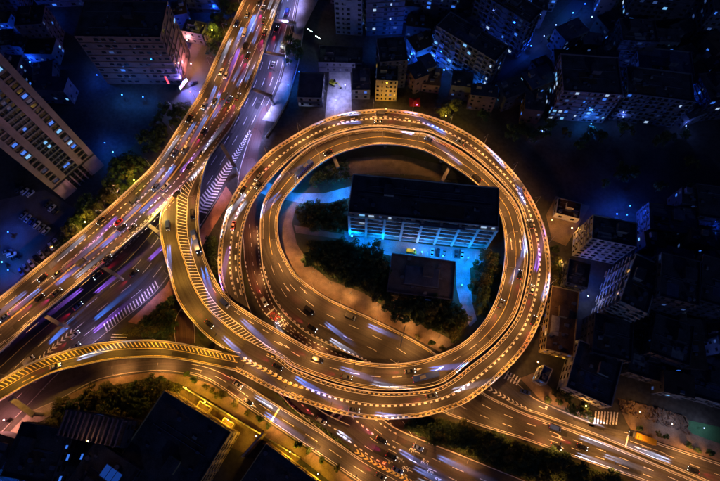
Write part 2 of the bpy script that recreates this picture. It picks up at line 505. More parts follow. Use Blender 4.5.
M = Road([(293, -25), (281, 0), (272, 27), (260, 65), (250, 92), (238, 114), (222, 140), (205, 163), (180, 189), (151, 221), (130, 240), (87, 278), (42, 315), (0, 353), (-45, 392)],
         [(254, -25), (243.5, 0), (219.6, 50), (201, 92), (188, 113), (157, 161), (133, 186), (90, 225), (60, 249), (21, 281), (0, 298), (-45, 332)], 10.0)
PL = [(240, 112), (230, 130), (210, 157), (202, 184), (199, 217), (203, 249), (216, 280), (230, 299), (253, 315), (280, 331), (312, 349), (338, 357), (364, 362), (390, 364), (412, 362), (432, 357), (459, 345), (480, 326), (494, 303), (501, 280), (504, 261), (504.5, 242), (500, 217), (488, 197), (471, 180), (452, 167), (431, 154.5), (416, 149), (400, 146), (382, 145), (364, 147), (335, 156), (312, 171), (293, 190), (283, 203), (278, 222), (281, 247), (293, 270), (302, 280), (329, 299), (368, 317), (406, 336), (440, 357), (481, 391), (523, 412), (540, 418), (600, 440.5), (690, 478), (745, 501)]
PR = [(238.5, 113.5), (222, 140), (205, 163), (180, 189.5), (177, 211), (178, 238), (187, 267), (193, 284), (207, 307), (230, 328), (246, 339.5), (263, 349), (281, 358), (294, 367), (330, 380.5), (365, 388.5), (400, 390), (440, 384), (471, 361), (494, 342), (515, 315), (525, 280), (527.5, 253), (523, 226), (515, 203), (491, 176), (462, 152.5), (431, 136), (416, 133), (400, 131), (377, 129), (343, 133.5), (312, 146), (287, 167), (270, 190), (262, 208), (260, 234), (262, 263), (266, 280), (277, 305), (302, 330), (333, 347), (370, 364), (400, 384), (440, 411), (480, 426), (525, 440), (550, 449), (642, 481), (700, 503)]
PZ = [(239, 113, 9.98), (195, 205, 9.98), (192, 245, 10.3), (235, 320, 11.4), (290, 350, 12.0), (400, 377, 12.6), (482, 345, 12.6), (513, 290, 12.2), (514, 240, 11.4), (493, 185, 10.6), (430, 145, 9.6), (370, 137, 8.9), (300, 168, 7.4), (270, 205, 5.6), (270, 240, 4.0), (282, 285, 2.0), (320, 317, 0.7), (350, 333, 0.14), (450, 385, 0.06), (600, 450, 0.06), (715, 495, 0.06)]
P = Road(PL, PR, PZ)
G = Road([(180, 190.5), (177, 211), (178, 238), (187, 267), (193, 284), (207, 307), (230, 328), (246, 339.5)],
         [(180, 189.5), (163, 209), (160, 228), (163, 249), (169, 272), (178, 301), (194.6, 324), (211, 340), (228, 351), (240, 355)],
         [(180, 190, 9.98), (168, 225, 9.99), (170, 245, 10.3), (215, 330, 11.4), (243, 348, 11.8)])
W = Road([(-45, 406), (0, 381), (31, 363), (73, 349), (108, 342), (150, 340), (180, 343), (199, 347), (226, 352.5), (240, 355)],
         [(-45, 430), (0, 401), (49, 375), (80, 366.5), (113, 360), (155, 357.5), (181, 360), (213, 366), (235, 371)],
         [(-40, 415, 9.6), (100, 350, 10.6), (238, 362, 11.8)])
OL = [(246, 340), (263, 349.5), (281, 358.8), (294, 368.5), (330, 382.5), (365, 390.5), (400, 392.3), (440, 386.5), (473, 363.5), (496, 344), (517, 316), (527.5, 280), (530, 253), (525.5, 226), (517, 202), (493, 174), (464, 150), (432, 133.5), (416, 130.5), (400, 128.5), (377, 126.5), (347.5, 130.5), (322.5, 139), (302, 150), (281, 168), (266, 185), (253, 203), (245.6, 222), (242, 243), (241, 263), (243.5, 282), (247, 300), (254, 318), (268, 342), (285, 369), (304, 394), (322, 411), (350, 425)]
OR_ = [(235, 371), (247, 377), (260, 384), (285, 396), (312, 405.5), (339, 414), (372, 419.5), (410, 418.5), (431, 415), (462, 405), (483, 391), (496, 380.5), (519, 357), (532, 338), (541, 317), (547.5, 295), (550, 270), (547, 240), (540, 217), (526, 190), (508, 167), (483, 144), (456, 127.5), (427, 116), (400, 111), (377, 110), (347.5, 113), (322, 121), (297.5, 134), (272.5, 150), (257, 164), (243.5, 180), (230, 203), (222, 228), (218.5, 253), (219.5, 280), (228, 303), (243, 334), (262, 368), (280, 395), (303, 417), (338, 444)]
OZ = [(240, 355, 11.8), (290, 382, 12.1), (400, 405, 12.6), (482, 378, 12.6), (538, 300, 12.4), (530, 215, 12.0), (470, 140, 11.6), (390, 119, 11.2), (310, 136, 10.6), (255, 183, 9.9), (231, 240, 8.8), (231, 280, 7.2), (250, 326, 5.2), (275, 370, 3.2), (300, 402, 1.2), (330, 428, 0.16), (344, 436, 0.12)]
O = Road(OL, OR_, OZ)
tM = elevated('elevated_expressway', 'broad elevated expressway sweeping from the top edge to the lower edge of the photo', M)
tP = elevated('loop_ramp', 'inner ramp of the great loop, curling round and down under itself', P)
tG = elevated('slip_ramp', 'short gold-lit ramp curving away beside the striped gore', G)
tW = elevated('approach_ramp', 'approach ramp edged with yellow slanted stripes, joining the loop', W)
tO = elevated('loop_ramp', 'outer ramp of the great loop with dotted lane lines', O)

A = Road([(303, -25), (298, 0), (291, 35), (280, 80), (266, 112), (250, 145), (228, 182), (203, 222), (160, 287), (125, 318), (100, 338), (60, 372), (30, 403), (0, 434), (-45, 480)],
         [(268, -25), (258, 0), (234, 50), (214, 95), (172, 160), (122, 215), (62, 265), (0, 315), (-45, 350)], 0.06)
C = Road([(272, 103), (259, 150), (255, 185), (257, 215), (259, 240), (261, 263), (266, 285), (276, 308), (301, 333), (332, 350), (368, 367), (402, 400), (430, 440)],
         [(262, 108), (247, 145), (238, 180), (239, 210), (243, 240), (245, 265), (250, 287), (262, 311), (277, 325), (310, 348), (345, 372), (372, 400), (395, 432)], 0.085)
F = Road([(30, 398), (60, 384), (100, 368), (150, 361), (182, 361), (212, 367), (242, 382), (280, 406), (330, 437), (362, 459), (400, 480), (440, 501)],
         [(36, 410), (62, 398), (100, 379), (150, 371), (182, 373), (211, 382), (260, 416), (341, 470), (390, 503)], 0.11)
B = Road([(352, 392), (375, 412), (400, 430), (460, 454.5), (525, 481), (580, 503)],
         [(300, 403), (330, 433), (362, 458.3), (400, 479), (442, 501)], 0.10)
E = Road([(492, 360), (512, 378), (527, 392), (540, 401), (592, 423), (632, 434), (720, 463), (770, 480)],
         [(470, 378), (484, 389), (525, 410), (541, 415.5), (601, 438), (692, 476), (745, 499)], 0.075)
N = Road([(195, 343), (195, 330), (192, 318), (188, 308)], [(176, 345), (174, 330), (177, 315), (184, 305)], 0.07)
groundroad('avenue', 'wide ground level avenue beside and below the elevated expressway', A)
groundroad('side_road', 'reddish ground road squeezed between the two loop ramps', C, ASPHR)
groundroad('frontage_road', 'southern frontage road with young trees on its pavement', F)
groundroad('merging_road', 'ground road below the loop with bright stop bars', B)
groundroad('frontage_road', 'frontage road with crosswalk and yellow truck', E)
groundroad('lane', 'short narrow lane between the two joining ramps', N, ASPHR)

# parapets
M.rail(PARA, tM, 'R'); M.rail(PARA, tM, 'L', 0, M.near(240, 110)); M.rail(PARA, tM, 'L', M.near(180, 189) + 1, M.len)
dI0, dI1 = P.near(270, 352, 0, .3), P.near(480, 400, .7, 1)
P.rail(PARA, tP, 'L', 2, P.near(440, 372, .7, 1)); P.rail(PARA, tP, 'R', dI0, P.near(440, 380, .7, 1))
P.rail(KERB, tP, 'L', P.near(440, 372, .7, 1) + 1, P.len, h=0.35, w=0.5, name='kerb'); P.rail(PARA, tP, 'R', P.near(440, 380, .7, 1) + 1, P.len, h=0.5, w=0.4, name='kerb')
G.rail(PARA, tG, 'R', 3, G.len - 7)
W.rail(PARA, tW, 'R'); W.rail(PARA, tW, 'L', 0, W.len - 8)
O.rail(PARA, tO, 'R'); O.rail(PARA, tO, 'L', 14, O.len)
A.rail(KERB, A.thing, 'L', A.near(220, 190) , A.len, h=0.16, w=0.35, name='kerb'); A.rail(KERB, A.thing, 'L', 0, A.near(270, 80), h=0.16, w=0.35, name='kerb')
C.rail(KERB, C.thing, 'R', 20, 95, h=0.16, w=0.3, name='kerb')
F.rail(KERB, F.thing, 'L', F.near(230, 375), F.near(362, 462), h=0.3, w=0.5, name='kerb'); F.rail(KERB, F.thing, 'R', h=0.16, w=0.35, name='kerb')
B.rail(PARA, B.thing, 'L', 22, h=0.5, w=0.45, name='kerb')
E.rail(KERB, E.thing, 'L', 8, E.near(590, 428), h=0.16, w=0.35, name='kerb'); E.rail(KERB, E.thing, 'L', E.near(622, 437), h=0.16, w=0.35, name='kerb')
E.rail(KERB, E.thing, 'R', 16, h=0.35, w=0.5, name='kerb')
N.rail(KERB, N.thing, 'L', h=0.16, w=0.3, name='kerb'); N.rail(KERB, N.thing, 'R', h=0.16, w=0.3, name='kerb')

# piers
piers(M, tM, 8, M.len - 5, 26)
for (x, y) in ((205, 225), (232, 309), (262, 330), (330, 366), (400, 376), (455, 364), (494, 322), (514, 270), (510, 215), (488, 178), (445, 151), (385, 137), (331, 146), (286, 178), (269, 215)):
    pier(P, tP, P.near(x, y, 0, .7))
for (x, y) in ((280, 378), (342, 396), (398, 405), (447, 396), (497, 360), (529, 316), (539, 262), (532, 208), (500, 168), (455, 135), (400, 120), (345, 122), (297, 142), (257, 176), (236, 215), (230, 255), (234, 296)):
    pier(O, tO, O.near(x, y, 0, .88))
for (x, y) in ((168, 240), (190, 300)): pier(G, tG, G.near(x, y))
for (x, y) in ((22, 383), (80, 357), (140, 349), (200, 357)): pier(W, tW, W.near(x, y), capw=7)
# portal bents that reach out from under the expressway over the avenue
def bent(x0, y0, x1, y1, z=8.3, t=None):
    a, b = up(x0, y0, z), up(x1, y1, z); d = (b - a).normalized(); a2 = a - d * 4
    t = t or tM
    ang = math.atan2(d.y, d.x); c = (a2 + b) / 2
    pr = MB().tube((b.x - d.x * .8, b.y - d.y * .8, -.3), (b.x - d.x * .8, b.y - d.y * .8, z - 1.2), .8, .8, 10).build('pier', CONC, t)
    MB().box((c.x, c.y, z - .6), ((b - a2).length, 1.7, 1.2), ang).build('pier_cap', CONC, pr)
for q in ((332, 152, 338, 167, 6.4), (450, 166, 442, 181, 8.0)): bent(*q, t=tP)
for q in ((278, 20, 296, 23), (266, 52, 285, 56), (256, 90, 272, 96), (224, 149, 235, 167), (98, 264, 116, 275), (42, 314, 59, 324), (150, 226, 158, 232)):
    bent(*q)
wp = up(33, 415, 8.0); wq = up(10, 398, 8.0); dd = (wp - wq).normalized()
pr = MB().tube((wp.x - dd.x, wp.y - dd.y, -.3), (wp.x - dd.x, wp.y - dd.y, 6.9), .8, .8, 10).build('pier', CONC, tW)
MB().box(((wp.x + wq.x) / 2, (wp.y + wq.y) / 2, 7.4), ((wp - wq).length, 2.2, 1.2), math.atan2(dd.y, dd.x)).build('pier_cap', CONC, pr)

# expansion joints across the decks
def joints(r, parent, step, d0=5, d1=None):
    d = d0; d1 = d1 or r.len - 3
    while d < d1:
        a, b = r.LR(d); t = r.tan(d) * 0.14; z = Vector((0, 0, 0.008))
        if (b - a).length > 4: flat('expansion_joint', DSTEEL, parent, [a - t + z, b - t + z, b + t + z, a + t + z])
        d += step
joints(M, tM, 30); joints(P, tP, 30, 40, P.near(290, 290, .6, .8)); joints(O, tO, 30, 12, O.near(240, 300, .8, 1)); joints(W, tW, 28); joints(G, tG, 28, 12)

# ------------------------------------------------------------------ painted markings
bw, by = MB(), MB()
# expressway: solid edges, short dashes on the lanes
M.line(bw, off=0.9, w=.2, d1=M.near(238, 112)); M.line(bw, off=0.9, w=.2, d0=M.near(180, 190)); M.line(by, off=-0.9, w=.22); M.line(bw, off=-1.5, w=.14); M.line(bw, off=1.5, w=.14, d0=M.near(180, 190)); M.line(bw, off=1.5, w=.14, d1=M.near(238, 112))  # the thinner inner lines are added, standing in for streaks of moving lights
dmid0, dmid1 = M.near(215, 100), M.near(75, 260)
for k in range(1, 7):
    o = -0.9 - 3.55 * k
    if k in (2, 5): M.line(bw, off=o - .55, w=.13)  # extra solid line painted in for a light streak
    if k == 3: M.line(by, off=o, w=.18); M.line(by, off=o - .4, w=.18)
    else:
        w_ = .42 if k in (1, 2, 4, 5) else .2
        M.line(bw, off=o, w=.2, dash=5, gap=8, d1=dmid0)
        M.line(bw, off=o, w=w_, dash=1.25, gap=1.25, d0=dmid0, d1=dmid1)
        M.line(bw, off=o, w=.2, dash=6, gap=8, d0=dmid1)
bw.build('lane_marking', WHITE, tM, 'stuff'); by.build('lane_marking', YELL, tM, 'stuff')
# inner loop
bw, by = MB(), MB()
dl = P.near(300, 292, .6, .8); dS = P.near(440, 383, .7, 1)
P.line(by, off=0.85, w=.2, d1=dl); P.line(by, off=-0.85, w=.2, d0=dI0, d1=P.near(260, 240, .55, .75))
P.line(bw, off=1.5, w=.14, d1=dl); P.line(bw, off=-1.5, w=.14, d0=dI0, d1=P.near(260, 240, .55, .75))  # second pair of edge lines, added as paint for light trails
P.line(bw, f=.5, w=.16, dash=4, gap=5, d0=dI0, d1=P.near(480, 345, .15, .5))
P.line(by, f=.5, w=.17, d0=P.near(480, 345, .15, .5), d1=P.near(272, 255, .55, .75))
d2 = P.near(275, 265, .55, .78)
for f in (.36, .66): P.line(bw, f=f, w=.18, dash=5, gap=7, d0=d2, d1=dS)
P.line(bw, off=-.8, w=.5, dash=1.1, gap=1.1, d0=d2, d1=dS); P.line(by, off=.8, w=.2, d0=d2, d1=dS)
for f in (.36, .68): P.line(bw, f=f, w=.2, dash=4, gap=6, d0=dS)
P.line(bw, off=.9, w=.2, d0=dS); P.line(bw, off=-.9, w=.2, d0=dS)
# hatched gore beside the ramp
hs, he = P.near(205, 165, 0, .1), P.near(276, 353, 0, .3)
kn = [(P.near(205, 165, 0, .1), .25), (P.near(190, 190, 0, .15), .47), (P.near(188, 238, 0, .15), .44), (P.near(203, 280, 0, .2), .42), (P.near(240, 326, 0, .2), .36), (P.near(276, 353, 0, .3), .14)]
def fP(d):
    if d <= kn[0][0]: return kn[0][1]
    for (a, x), (b, y) in zip(kn, kn[1:]):
        if a <= d <= b: return x + (y - x) * (d - a) / (b - a)
    return kn[-1][1]
hatch(P, tP, hs, he, lambda d: 1 - fP(d) + .02, lambda d: .985, 1.6, .32, -1.8, WHITE)
n = 60; pr = None
for i in range(n + 1):
    d = hs + (he - hs) * i / n; q = (P.at(d, 1 - fP(d) - .012, dz=.012), P.at(d, 1 - fP(d) + .012, dz=.012))
    if pr: bw.face((pr[0], pr[1], q[1], q[0]))
    pr = q
P.line(bw, off=-.12, w=.2, d0=hs + 4, d1=he)
P.line(bw, f=.3, w=.16, dash=3, gap=5, d0=P.near(215, 285, 0, .2), d1=dI0)
bw.build('lane_marking', WHITE, tP, 'stuff'); by.build('lane_marking', YELL, tP, 'stuff')
for (x, y, f, k) in ((281, 288, .5, 'straight'), (297, 294, .2, 'straight'), (509, 243, .3, 'straight'), (519, 243, .72, 'straight'), (548, 430, .15, 'both'), (560, 440, .5, 'both'), (556, 443, .8, 'straight')):
    arrow(P, tP, P.near(x, y, .15 if y < 260 else .6, .5 if y < 260 else 1), f, 1, k, m=WHITE)
for (x, y) in ((281, 352),): arrow(P, tP, P.near(x, y, 0, .3), .45, 1)
for (x, y, f) in ((415, 378, .3), (440, 372, .5)): arrow(P, tP, P.near(x, y, .1, .4), f, 1)
# gold ramp
bw, by = MB(), MB()
G.line(by, off=-.8, w=.22, d0=3); G.line(by, off=.35, w=.2, d0=6)
by.build('lane_marking', YELL, tG, 'stuff')
# approach ramp with stripes
bw, by = MB(), MB()
W.line(by, off=-.8, w=.22); W.line(by, off=.75, w=.22); W.line(by, f=.47, w=.2)
by.build('lane_marking', YELL, tW, 'stuff')
hatch(W, tW, 1, W.len - 2, lambda d: .10, lambda d: .40, 1.8, .55, 1.9, YELL)
arrow(W, tW, W.near(30, 380), .72, 1, m=YELL)
# outer loop: dotted deceleration marks on both sides and along the middle
bw, by = MB(), MB()
dO1 = O.near(235, 300, .8, .95)
O.line(by, off=-.75, w=.42, dash=1.0, gap=1.2, d1=dO1); O.line(by, off=-1.35, w=.16, d1=dO1)
O.line(by, off=.8, w=.42, dash=1.0, gap=1.2, d0=10, d1=dO1)
O.line(bw, f=.5, w=.78, dash=1.25, gap=1.25, d0=2, d1=dO1)
O.line(bw, off=1.5, w=.16, d0=10, d1=dO1); O.line(bw, off=-1.75, w=.14, d1=dO1); O.line(bw, f=.44, w=.12, d0=30, d1=dO1)  # thin solid lines added as paint in place of light trails
O.line(bw, f=.62, w=.3, dash=2.2, gap=3.4, d0=O.near(420, 122, .4, .7), d1=O.near(330, 128, .4, .7))
O.line(bw, f=.24, w=.75, dash=2.6, gap=3.4, d0=O.near(226, 232, .75, .92), d1=dO1)
O.line(bw, f=.5, w=.5, dash=1.3, gap=1.6, d0=O.near(290, 390, .9, 1)); O.line(bw, off=-.8, w=.4, dash=1.3, gap=1.6, d0=O.near(290, 390, .9, 1))
hatch(O, tO, 1, O.near(300, 386, 0, .15), lambda d: .5, lambda d: .64 - .10 * d / 40, 2.5, 1.2, 1.3, YELL, chevron=True)
bw.build('lane_marking', WHITE, tO, 'stuff'); by.build('lane_marking', YELL, tO, 'stuff')
arrow(O, tO, O.near(300, 395, 0, .15), .8, 1, m=YELL)
# avenue
bw, by = MB(), MB()
dA = A.near(225, 190)
for k, f in enumerate((.14, .27, .40)):
    A.line(bw, f=f, w=.2, dash=6, gap=7, phase=k * 2)
A.line(bw, off=1.2, w=.2, d1=A.near(255, 130)); A.line(by, f=.52, w=.3); A.line(bw, f=.66, w=.2, dash=6, gap=7)
bw.build('lane_marking', WHITE, A.thing, 'stuff'); by.build('lane_marking', YELL, A.thing, 'stuff')
hA0, hA1 = A.near(240, 125), A.near(212, 212)
def fA(d): t = (d - hA0) / (hA1 - hA0); return .02 + .0 * t
hatch(A, A.thing, hA0, hA1, lambda d: .10 - .08 * (d - hA0) / (hA1 - hA0), lambda d: .13 + .13 * (d - hA0) / (hA1 - hA0), 1.7, .75, 1.2, WHITE, chevron=True)
hatch(A, A.thing, A.near(160, 285), A.near(108, 335), lambda d: .015, lambda d: .10, 1.6, .55, -1.0, WHITE)
dc0, dc1 = A.near(72, 330), A.near(35, 360)
hatch(A, A.thing, dc0, dc1, lambda d: .24, lambda d: .30, 2.4, .8, 1.4, WHITE, chevron=True)
for i in range(4):     # bars at the slip road mouth
    y = 334 + i * 2.6; flat('stop_bar', WHITE, A.thing, [up(112 + i * -1, y, .08), up(128 + i * -1, y + .3, .08), up(128 - i, y + 1.2, .08), up(112 - i, y + .9, .08)])
# reddish side road
bw = MB()
C.line(bw, off=.5, w=.4, dash=1.1, gap=1.1, d0=C.near(256, 225)); C.line(bw, off=-.5, w=.4, dash=1.1, gap=1.1, d0=C.near(250, 260)); C.line(bw, f=.5, w=.2, dash=2, gap=3, d0=C.near(250, 225))
bw.build('lane_marking', WHITE, C.thing, 'stuff')
flat('stop_bar', WHITE, C.thing, [C.at(C.near(272, 310), .05, dz=.012), C.at(C.near(272, 310), .95, dz=.012), C.at(C.near(272, 310) + .7, .95, dz=.012), C.at(C.near(272, 310) + .7, .05, dz=.012)])
def glyphs(r, parent, d, f, m, n=3, size=1.9, lead=2.6, dirn=1, seed=1):
    """worn road lettering, strokes too small to read"""
    rr = random.Random(seed)
    for k in range(n):
        p, t, sd = r.shape(d + k * lead * dirn, f, dirn); b = MB()
        for q in range(6):
            x0, y0 = rr.uniform(-.45, .3), rr.uniform(-.45, .3)
            if q % 2: x1, y1, hx, hy = x0 + rr.uniform(.3, .6), y0, 0, .06
            else: x1, y1, hx, hy = x0, y0 + rr.uniform(.3, .6), .06, 0
            c = [(x0 - hx, y0 - hy), (x1 - hx if not q % 2 else x1, y1 if not q % 2 else y1 - hy), (x1 + hx, y1 + hy), (x0 + hx, y0 + hy)]
            pts = [p + t * (a[0] * size) + sd * (a[1] * size) + Vector((0, 0, .013)) for a in c]
            b.face(pts)
        me = b.mesh('road_lettering', m)
        for pl in me.polygons:
            if pl.normal.z < 0: pl.flip()
        inst('road_lettering', me, parent)
glyphs(C, C.thing, C.near(275, 312) , .35, REDP, 2, 2.2, 2.4, 1, 3); glyphs(C, C.thing, C.near(275, 312), .7, REDP, 2, 2.2, 2.4, 1, 4)
glyphs(C, C.thing, C.near(282, 320), .5, WHITE, 2, 2.6, 2.8, 1, 6)
# south roads
bw, by = MB(), MB()
F.line(bw, f=.5, w=.2, dash=6, gap=6, d0=F.near(190, 366)); F.line(bw, off=.9, w=.18, d0=F.near(190, 364)); F.line(bw, off=-.9, w=.18, d0=F.near(190, 370))
bw.build('lane_marking', WHITE, F.thing, 'stuff')
d = F.near(277, 411); flat('stop_bar', YELL, F.thing, [F.at(d, .04, dz=.012), F.at(d, .96, dz=.012), F.at(d + .8, .96, dz=.012), F.at(d + .8, .04, dz=.012)])
arrow(F, F.thing, F.near(268, 405), .3, 1); arrow(F, F.thing, F.near(250, 404), .75, 1)
bw, by = MB(), MB()
for f in (.3, .52, .74): B.line(bw, f=f, w=.2, dash=4, gap=5, d0=25)
B.line(bw, f=.42, w=.6, dash=1.3, gap=1.4, d0=3, d1=40); B.line(bw, f=.86, w=.5, dash=1.3, gap=1.3, d0=3, d1=36); B.line(bw, f=.12, w=.5, dash=1.3, gap=1.3, d0=10, d1=36)
bw.build('lane_marking', WHITE, B.thing, 'stuff')
for d in (B.near(333, 417), B.near(333, 417) + 2.4):
    flat('stop_bar', WHITE, B.thing, [B.at(d, .45, dz=.013), B.at(d, .97, dz=.013), B.at(d + .9, .97, dz=.013), B.at(d + .9, .45, dz=.013)])
hatch(B, B.thing, B.near(362, 440), B.near(420, 470), lambda d: .90, lambda d: .99, 2.0, 1.0, 1.2, YELL, chevron=True)
for i, (x, y, f, m_) in enumerate(((412, 452, .30, WHITE), (423, 457, .42, WHITE), (433, 462, .55, WHITE), (398, 458, .62, WHITE), (408, 463, .72, WHITE), (386, 460, .8, YELL), (392, 469, .9, YELL), (402, 473, .85, YELL), (440, 470, .66, WHITE))):
    glyphs(B, B.thing, B.near(x, y), f, m_, 2, 1.7, 1.5, 1, 20 + i)
# frontage road east
bw, by = MB(), MB()
E.line(bw, f=.5, w=.18, dash=4, gap=6, d0=E.near(640, 447)); E.line(bw, off=.9, w=.18, d0=E.near(640, 440)); E.line(bw, off=-.9, w=.18, d0=E.near(520, 403)); E.line(bw, f=.45, w=.18, d0=E.near(630, 445), d1=E.near(665, 460))
bw.build('lane_marking', WHITE, E.thing, 'stuff')
hatch(E, E.thing, E.near(490, 385), E.near(532, 408), lambda d: .80, lambda d: .97, 2.0, .8, 1.0, WHITE, chevron=True)
d = E.near(625, 441); flat('stop_bar', WHITE, E.thing, [E.at(d, .05, dz=.012), E.at(d, .95, dz=.012), E.at(d + .6, .95, dz=.012), E.at(d + .6, .05, dz=.012)])
arrow(E, E.thing, E.near(545, 412), .4, 1, 'left'); arrow(E, E.thing, E.near(640, 448), .68, -1)
for i in range(8):   # zebra crossing on the side street mouth
    x = 594 + i * 3.1
    flat('crossing_stripe', WHITE, E.thing, [up(x + 1.2, 411 + i * .15, .09), up(x + 2.7, 411.3 + i * .15, .09), up(x + 1.2, 424 + i * .1, .09), up(x - .3, 423.7 + i * .1, .09)])
for i in range(5):
    x = 508 + i * 3.0
    flat('crossing_stripe', WHITE, E.thing, [up(x, 371 + i * 1.6, .09), up(x + 1.3, 371.4 + i * 1.6, .09), up(x - 3.0, 379 + i * 1.6, .09), up(x - 4.3, 378.6 + i * 1.6, .09)])

# tar patches on the carriageways
PATCH = mat('fresh_tar', (0.022, 0.021, 0.021), .6, .3, .8); PATCH2 = mat('pale_patch', (0.085, 0.08, 0.075), .8, .3, .8)
rp_ = random.Random(77)
for r_, n_, lo_, hi_ in ((M, 16, .05, .95), (P, 26, .03, .97), (O, 16, .03, .8), (A, 10, .05, .95), (F, 6, .2, .95), (B, 5, .3, .9), (E, 5, .3, .9), (W, 4, .1, .9)):
    for _ in range(n_):
        d = r_.len * rp_.uniform(lo_, hi_); L_ = rp_.uniform(2.5, 9); f0 = rp_.choice((.14, .36, .58, .74)); f1 = f0 + min(.22, 3.0 / r_.width(d))
        pts = [r_.at(d, f0, dz=.006), r_.at(d, f1, dz=.006), r_.at(d + L_, f1 - .01, dz=.006), r_.at(d + L_, f0 + .01, dz=.006)]
        flat('repair_patch', rp_.choice((PATCH, PATCH, PATCH2)), r_.thing, pts)
# ------------------------------------------------------------------ pavements, paths, courts
sheet('path', [(280, 206), (289, 199), (300, 203), (295, 210), (292, 224), (297, 244), (309, 263), (329, 280), (364, 293), (390, 311), (424, 326), (457, 342), (440, 352), (405, 333), (367, 315), (328, 297), (300, 279), (290, 266), (281, 247), (278.5, 222)], 0.05, SAND, label='sandy footpath curving along the inside of the loop')
sheet('path', [(256, 177), (272, 184), (288, 192), (303, 193.5), (325, 193), (352, 186), (352, 197), (330, 202.5), (303, 203.5), (286, 200), (268, 196), (258, 192)], 0.075, PLAZA, label='blue-lit drive leading under the loop to the long building')
sheet('path', [(294, 225), (320, 230), (347, 235), (347, 240), (320, 236), (296, 233)], 0.06, SAND, label='narrow path joining the sandy footpath and the long building')
sheet('plaza', [(344, 230), (380, 239), (440, 246), (487, 250), (483, 263), (470, 268), (471, 285), (473, 306), (477, 320), (470, 327), (462, 312), (456, 286), (456, 266), (395, 257), (345, 243)], 0.065, PLAZA, label='blue-lit forecourt between the long building and the low hall')
sheet('path', [(393, 292), (398, 292), (398, 316), (393, 314)], 0.07, SAND, label='short path from the low hall to the sandy footpath')
sheet('embankment', [(320, 166), (350, 158), (400, 155), (448, 166), (462, 180), (430, 176), (380, 172), (340, 176)], 0.045, mat('embankment_stone', (0.12, 0.10, 0.075), .9, .4, .3), label='dim stone embankment below the top of the loop')
slab('pavement', [(226, 186), (205, 222), (165, 287), (128, 322), (140, 325), (176, 292), (214, 226), (233, 196)], 0.15, mat('pink_paving', (0.42, 0.20, 0.14), .85, .3, .3), label='pinkish footpath beside the white hatched kerb')
slab('pavement', [(299, 0), (292, 40), (281, 82), (270, 108), (262, 120), (276, 122), (287, 100), (297, 62), (303, 30), (318, 0)], 0.15, PLAZA, label='pale pavement beside the avenue')
slab('pavement', [(60, 399), (100, 380), (150, 372), (182, 374.5), (211, 384), (260, 418), (341, 472), (375, 497), (350, 497), (300, 458), (262, 434), (205, 397), (178, 383), (150, 378), (102, 388), (64, 407)], 0.15, SAND, label='sandy pavement with young trees along the southern frontage road')
slab('pavement', [(0, 442), (30, 411), (60, 399), (64, 407), (36, 424), (0, 458)], 0.15, PAVE, label='pale pavement at the foot of the striped ramp')
slab('pavement', [(622, 413), (632, 432.5), (720, 461.5), (760, 474), (760, 458), (700, 436), (650, 418)], 0.15, SAND, label='sandy pavement beside the yellow truck')
slab('pavement', [(520, 378), (541, 400), (592, 421), (592, 411), (560, 398), (536, 372)], 0.15, SAND, label='sandy pavement under the house fronts east of the loop')
sheet('court', [(688, 420), (760, 436), (760, 458), (688, 432)], 0.17, GREEN, label='green surfaced sports court near the frontage road')
sheet('yard', [(0, 200), (45, 190), (78, 210), (50, 240), (18, 280), (0, 292), (-40, 310), (-40, 200)], 0.03, mat('yard_asphalt', (0.13, 0.11, 0.10), .9, .3, .2), label='parking yard below the tower')
sheet('yard', [(330, 62), (350, 62), (352, 118), (325, 118)], 0.035, mat('site_concrete', (0.45, 0.45, 0.46), .9, .35, .4), label='white-lit works yard above the loop')
sheet('yard', [(556, 196), (590, 206), (566, 246), (552, 240), (546, 215)], 0.03, SAND, label='sandy yard beside the loop')
sheet('yard', [(618, 398), (686, 416), (690, 434), (650, 420), (622, 412)], 0.03, mat('builders_dirt', (0.26, 0.17, 0.11), .95, .45, .2, bump=.4), label='brown dug-over ground above the frontage road')
sheet('yard', [(183, 388.5), (300, 459), (285, 470), (232, 448), (160, 400)], 0.04, mat('worn_paving', (.17, .12, .085), .9, .5, .35, bump=.3), label='worn service yard between boundary wall and dark warehouses')
sheet('street', [(582, -10), (598, -10), (560, 32), (512, 70), (470, 100), (462, 92), (505, 60), (548, 26)], 0.03, ASPH2, label='blue-lit side street between dark blocks')
sheet('street', [(160, -10), (172, -10), (180, 40), (190, 82), (205, 92), (196, 112), (178, 100), (172, 60)], 0.03, ASPH2, label='alley with pink and blue light by the office block')
sheet('street', [(640, 205), (652, 230), (720, 242), (780, 250), (780, 240), (720, 232), (660, 222), (650, 200)], 0.03, ASPH2, label='dim blue-lit lane among dark roofs')
sheet('street', [(660, 340), (720, 372), (760, 392), (760, 380), (720, 358), (668, 330)], 0.03, ASPH2, label='dark lane with small white lights')
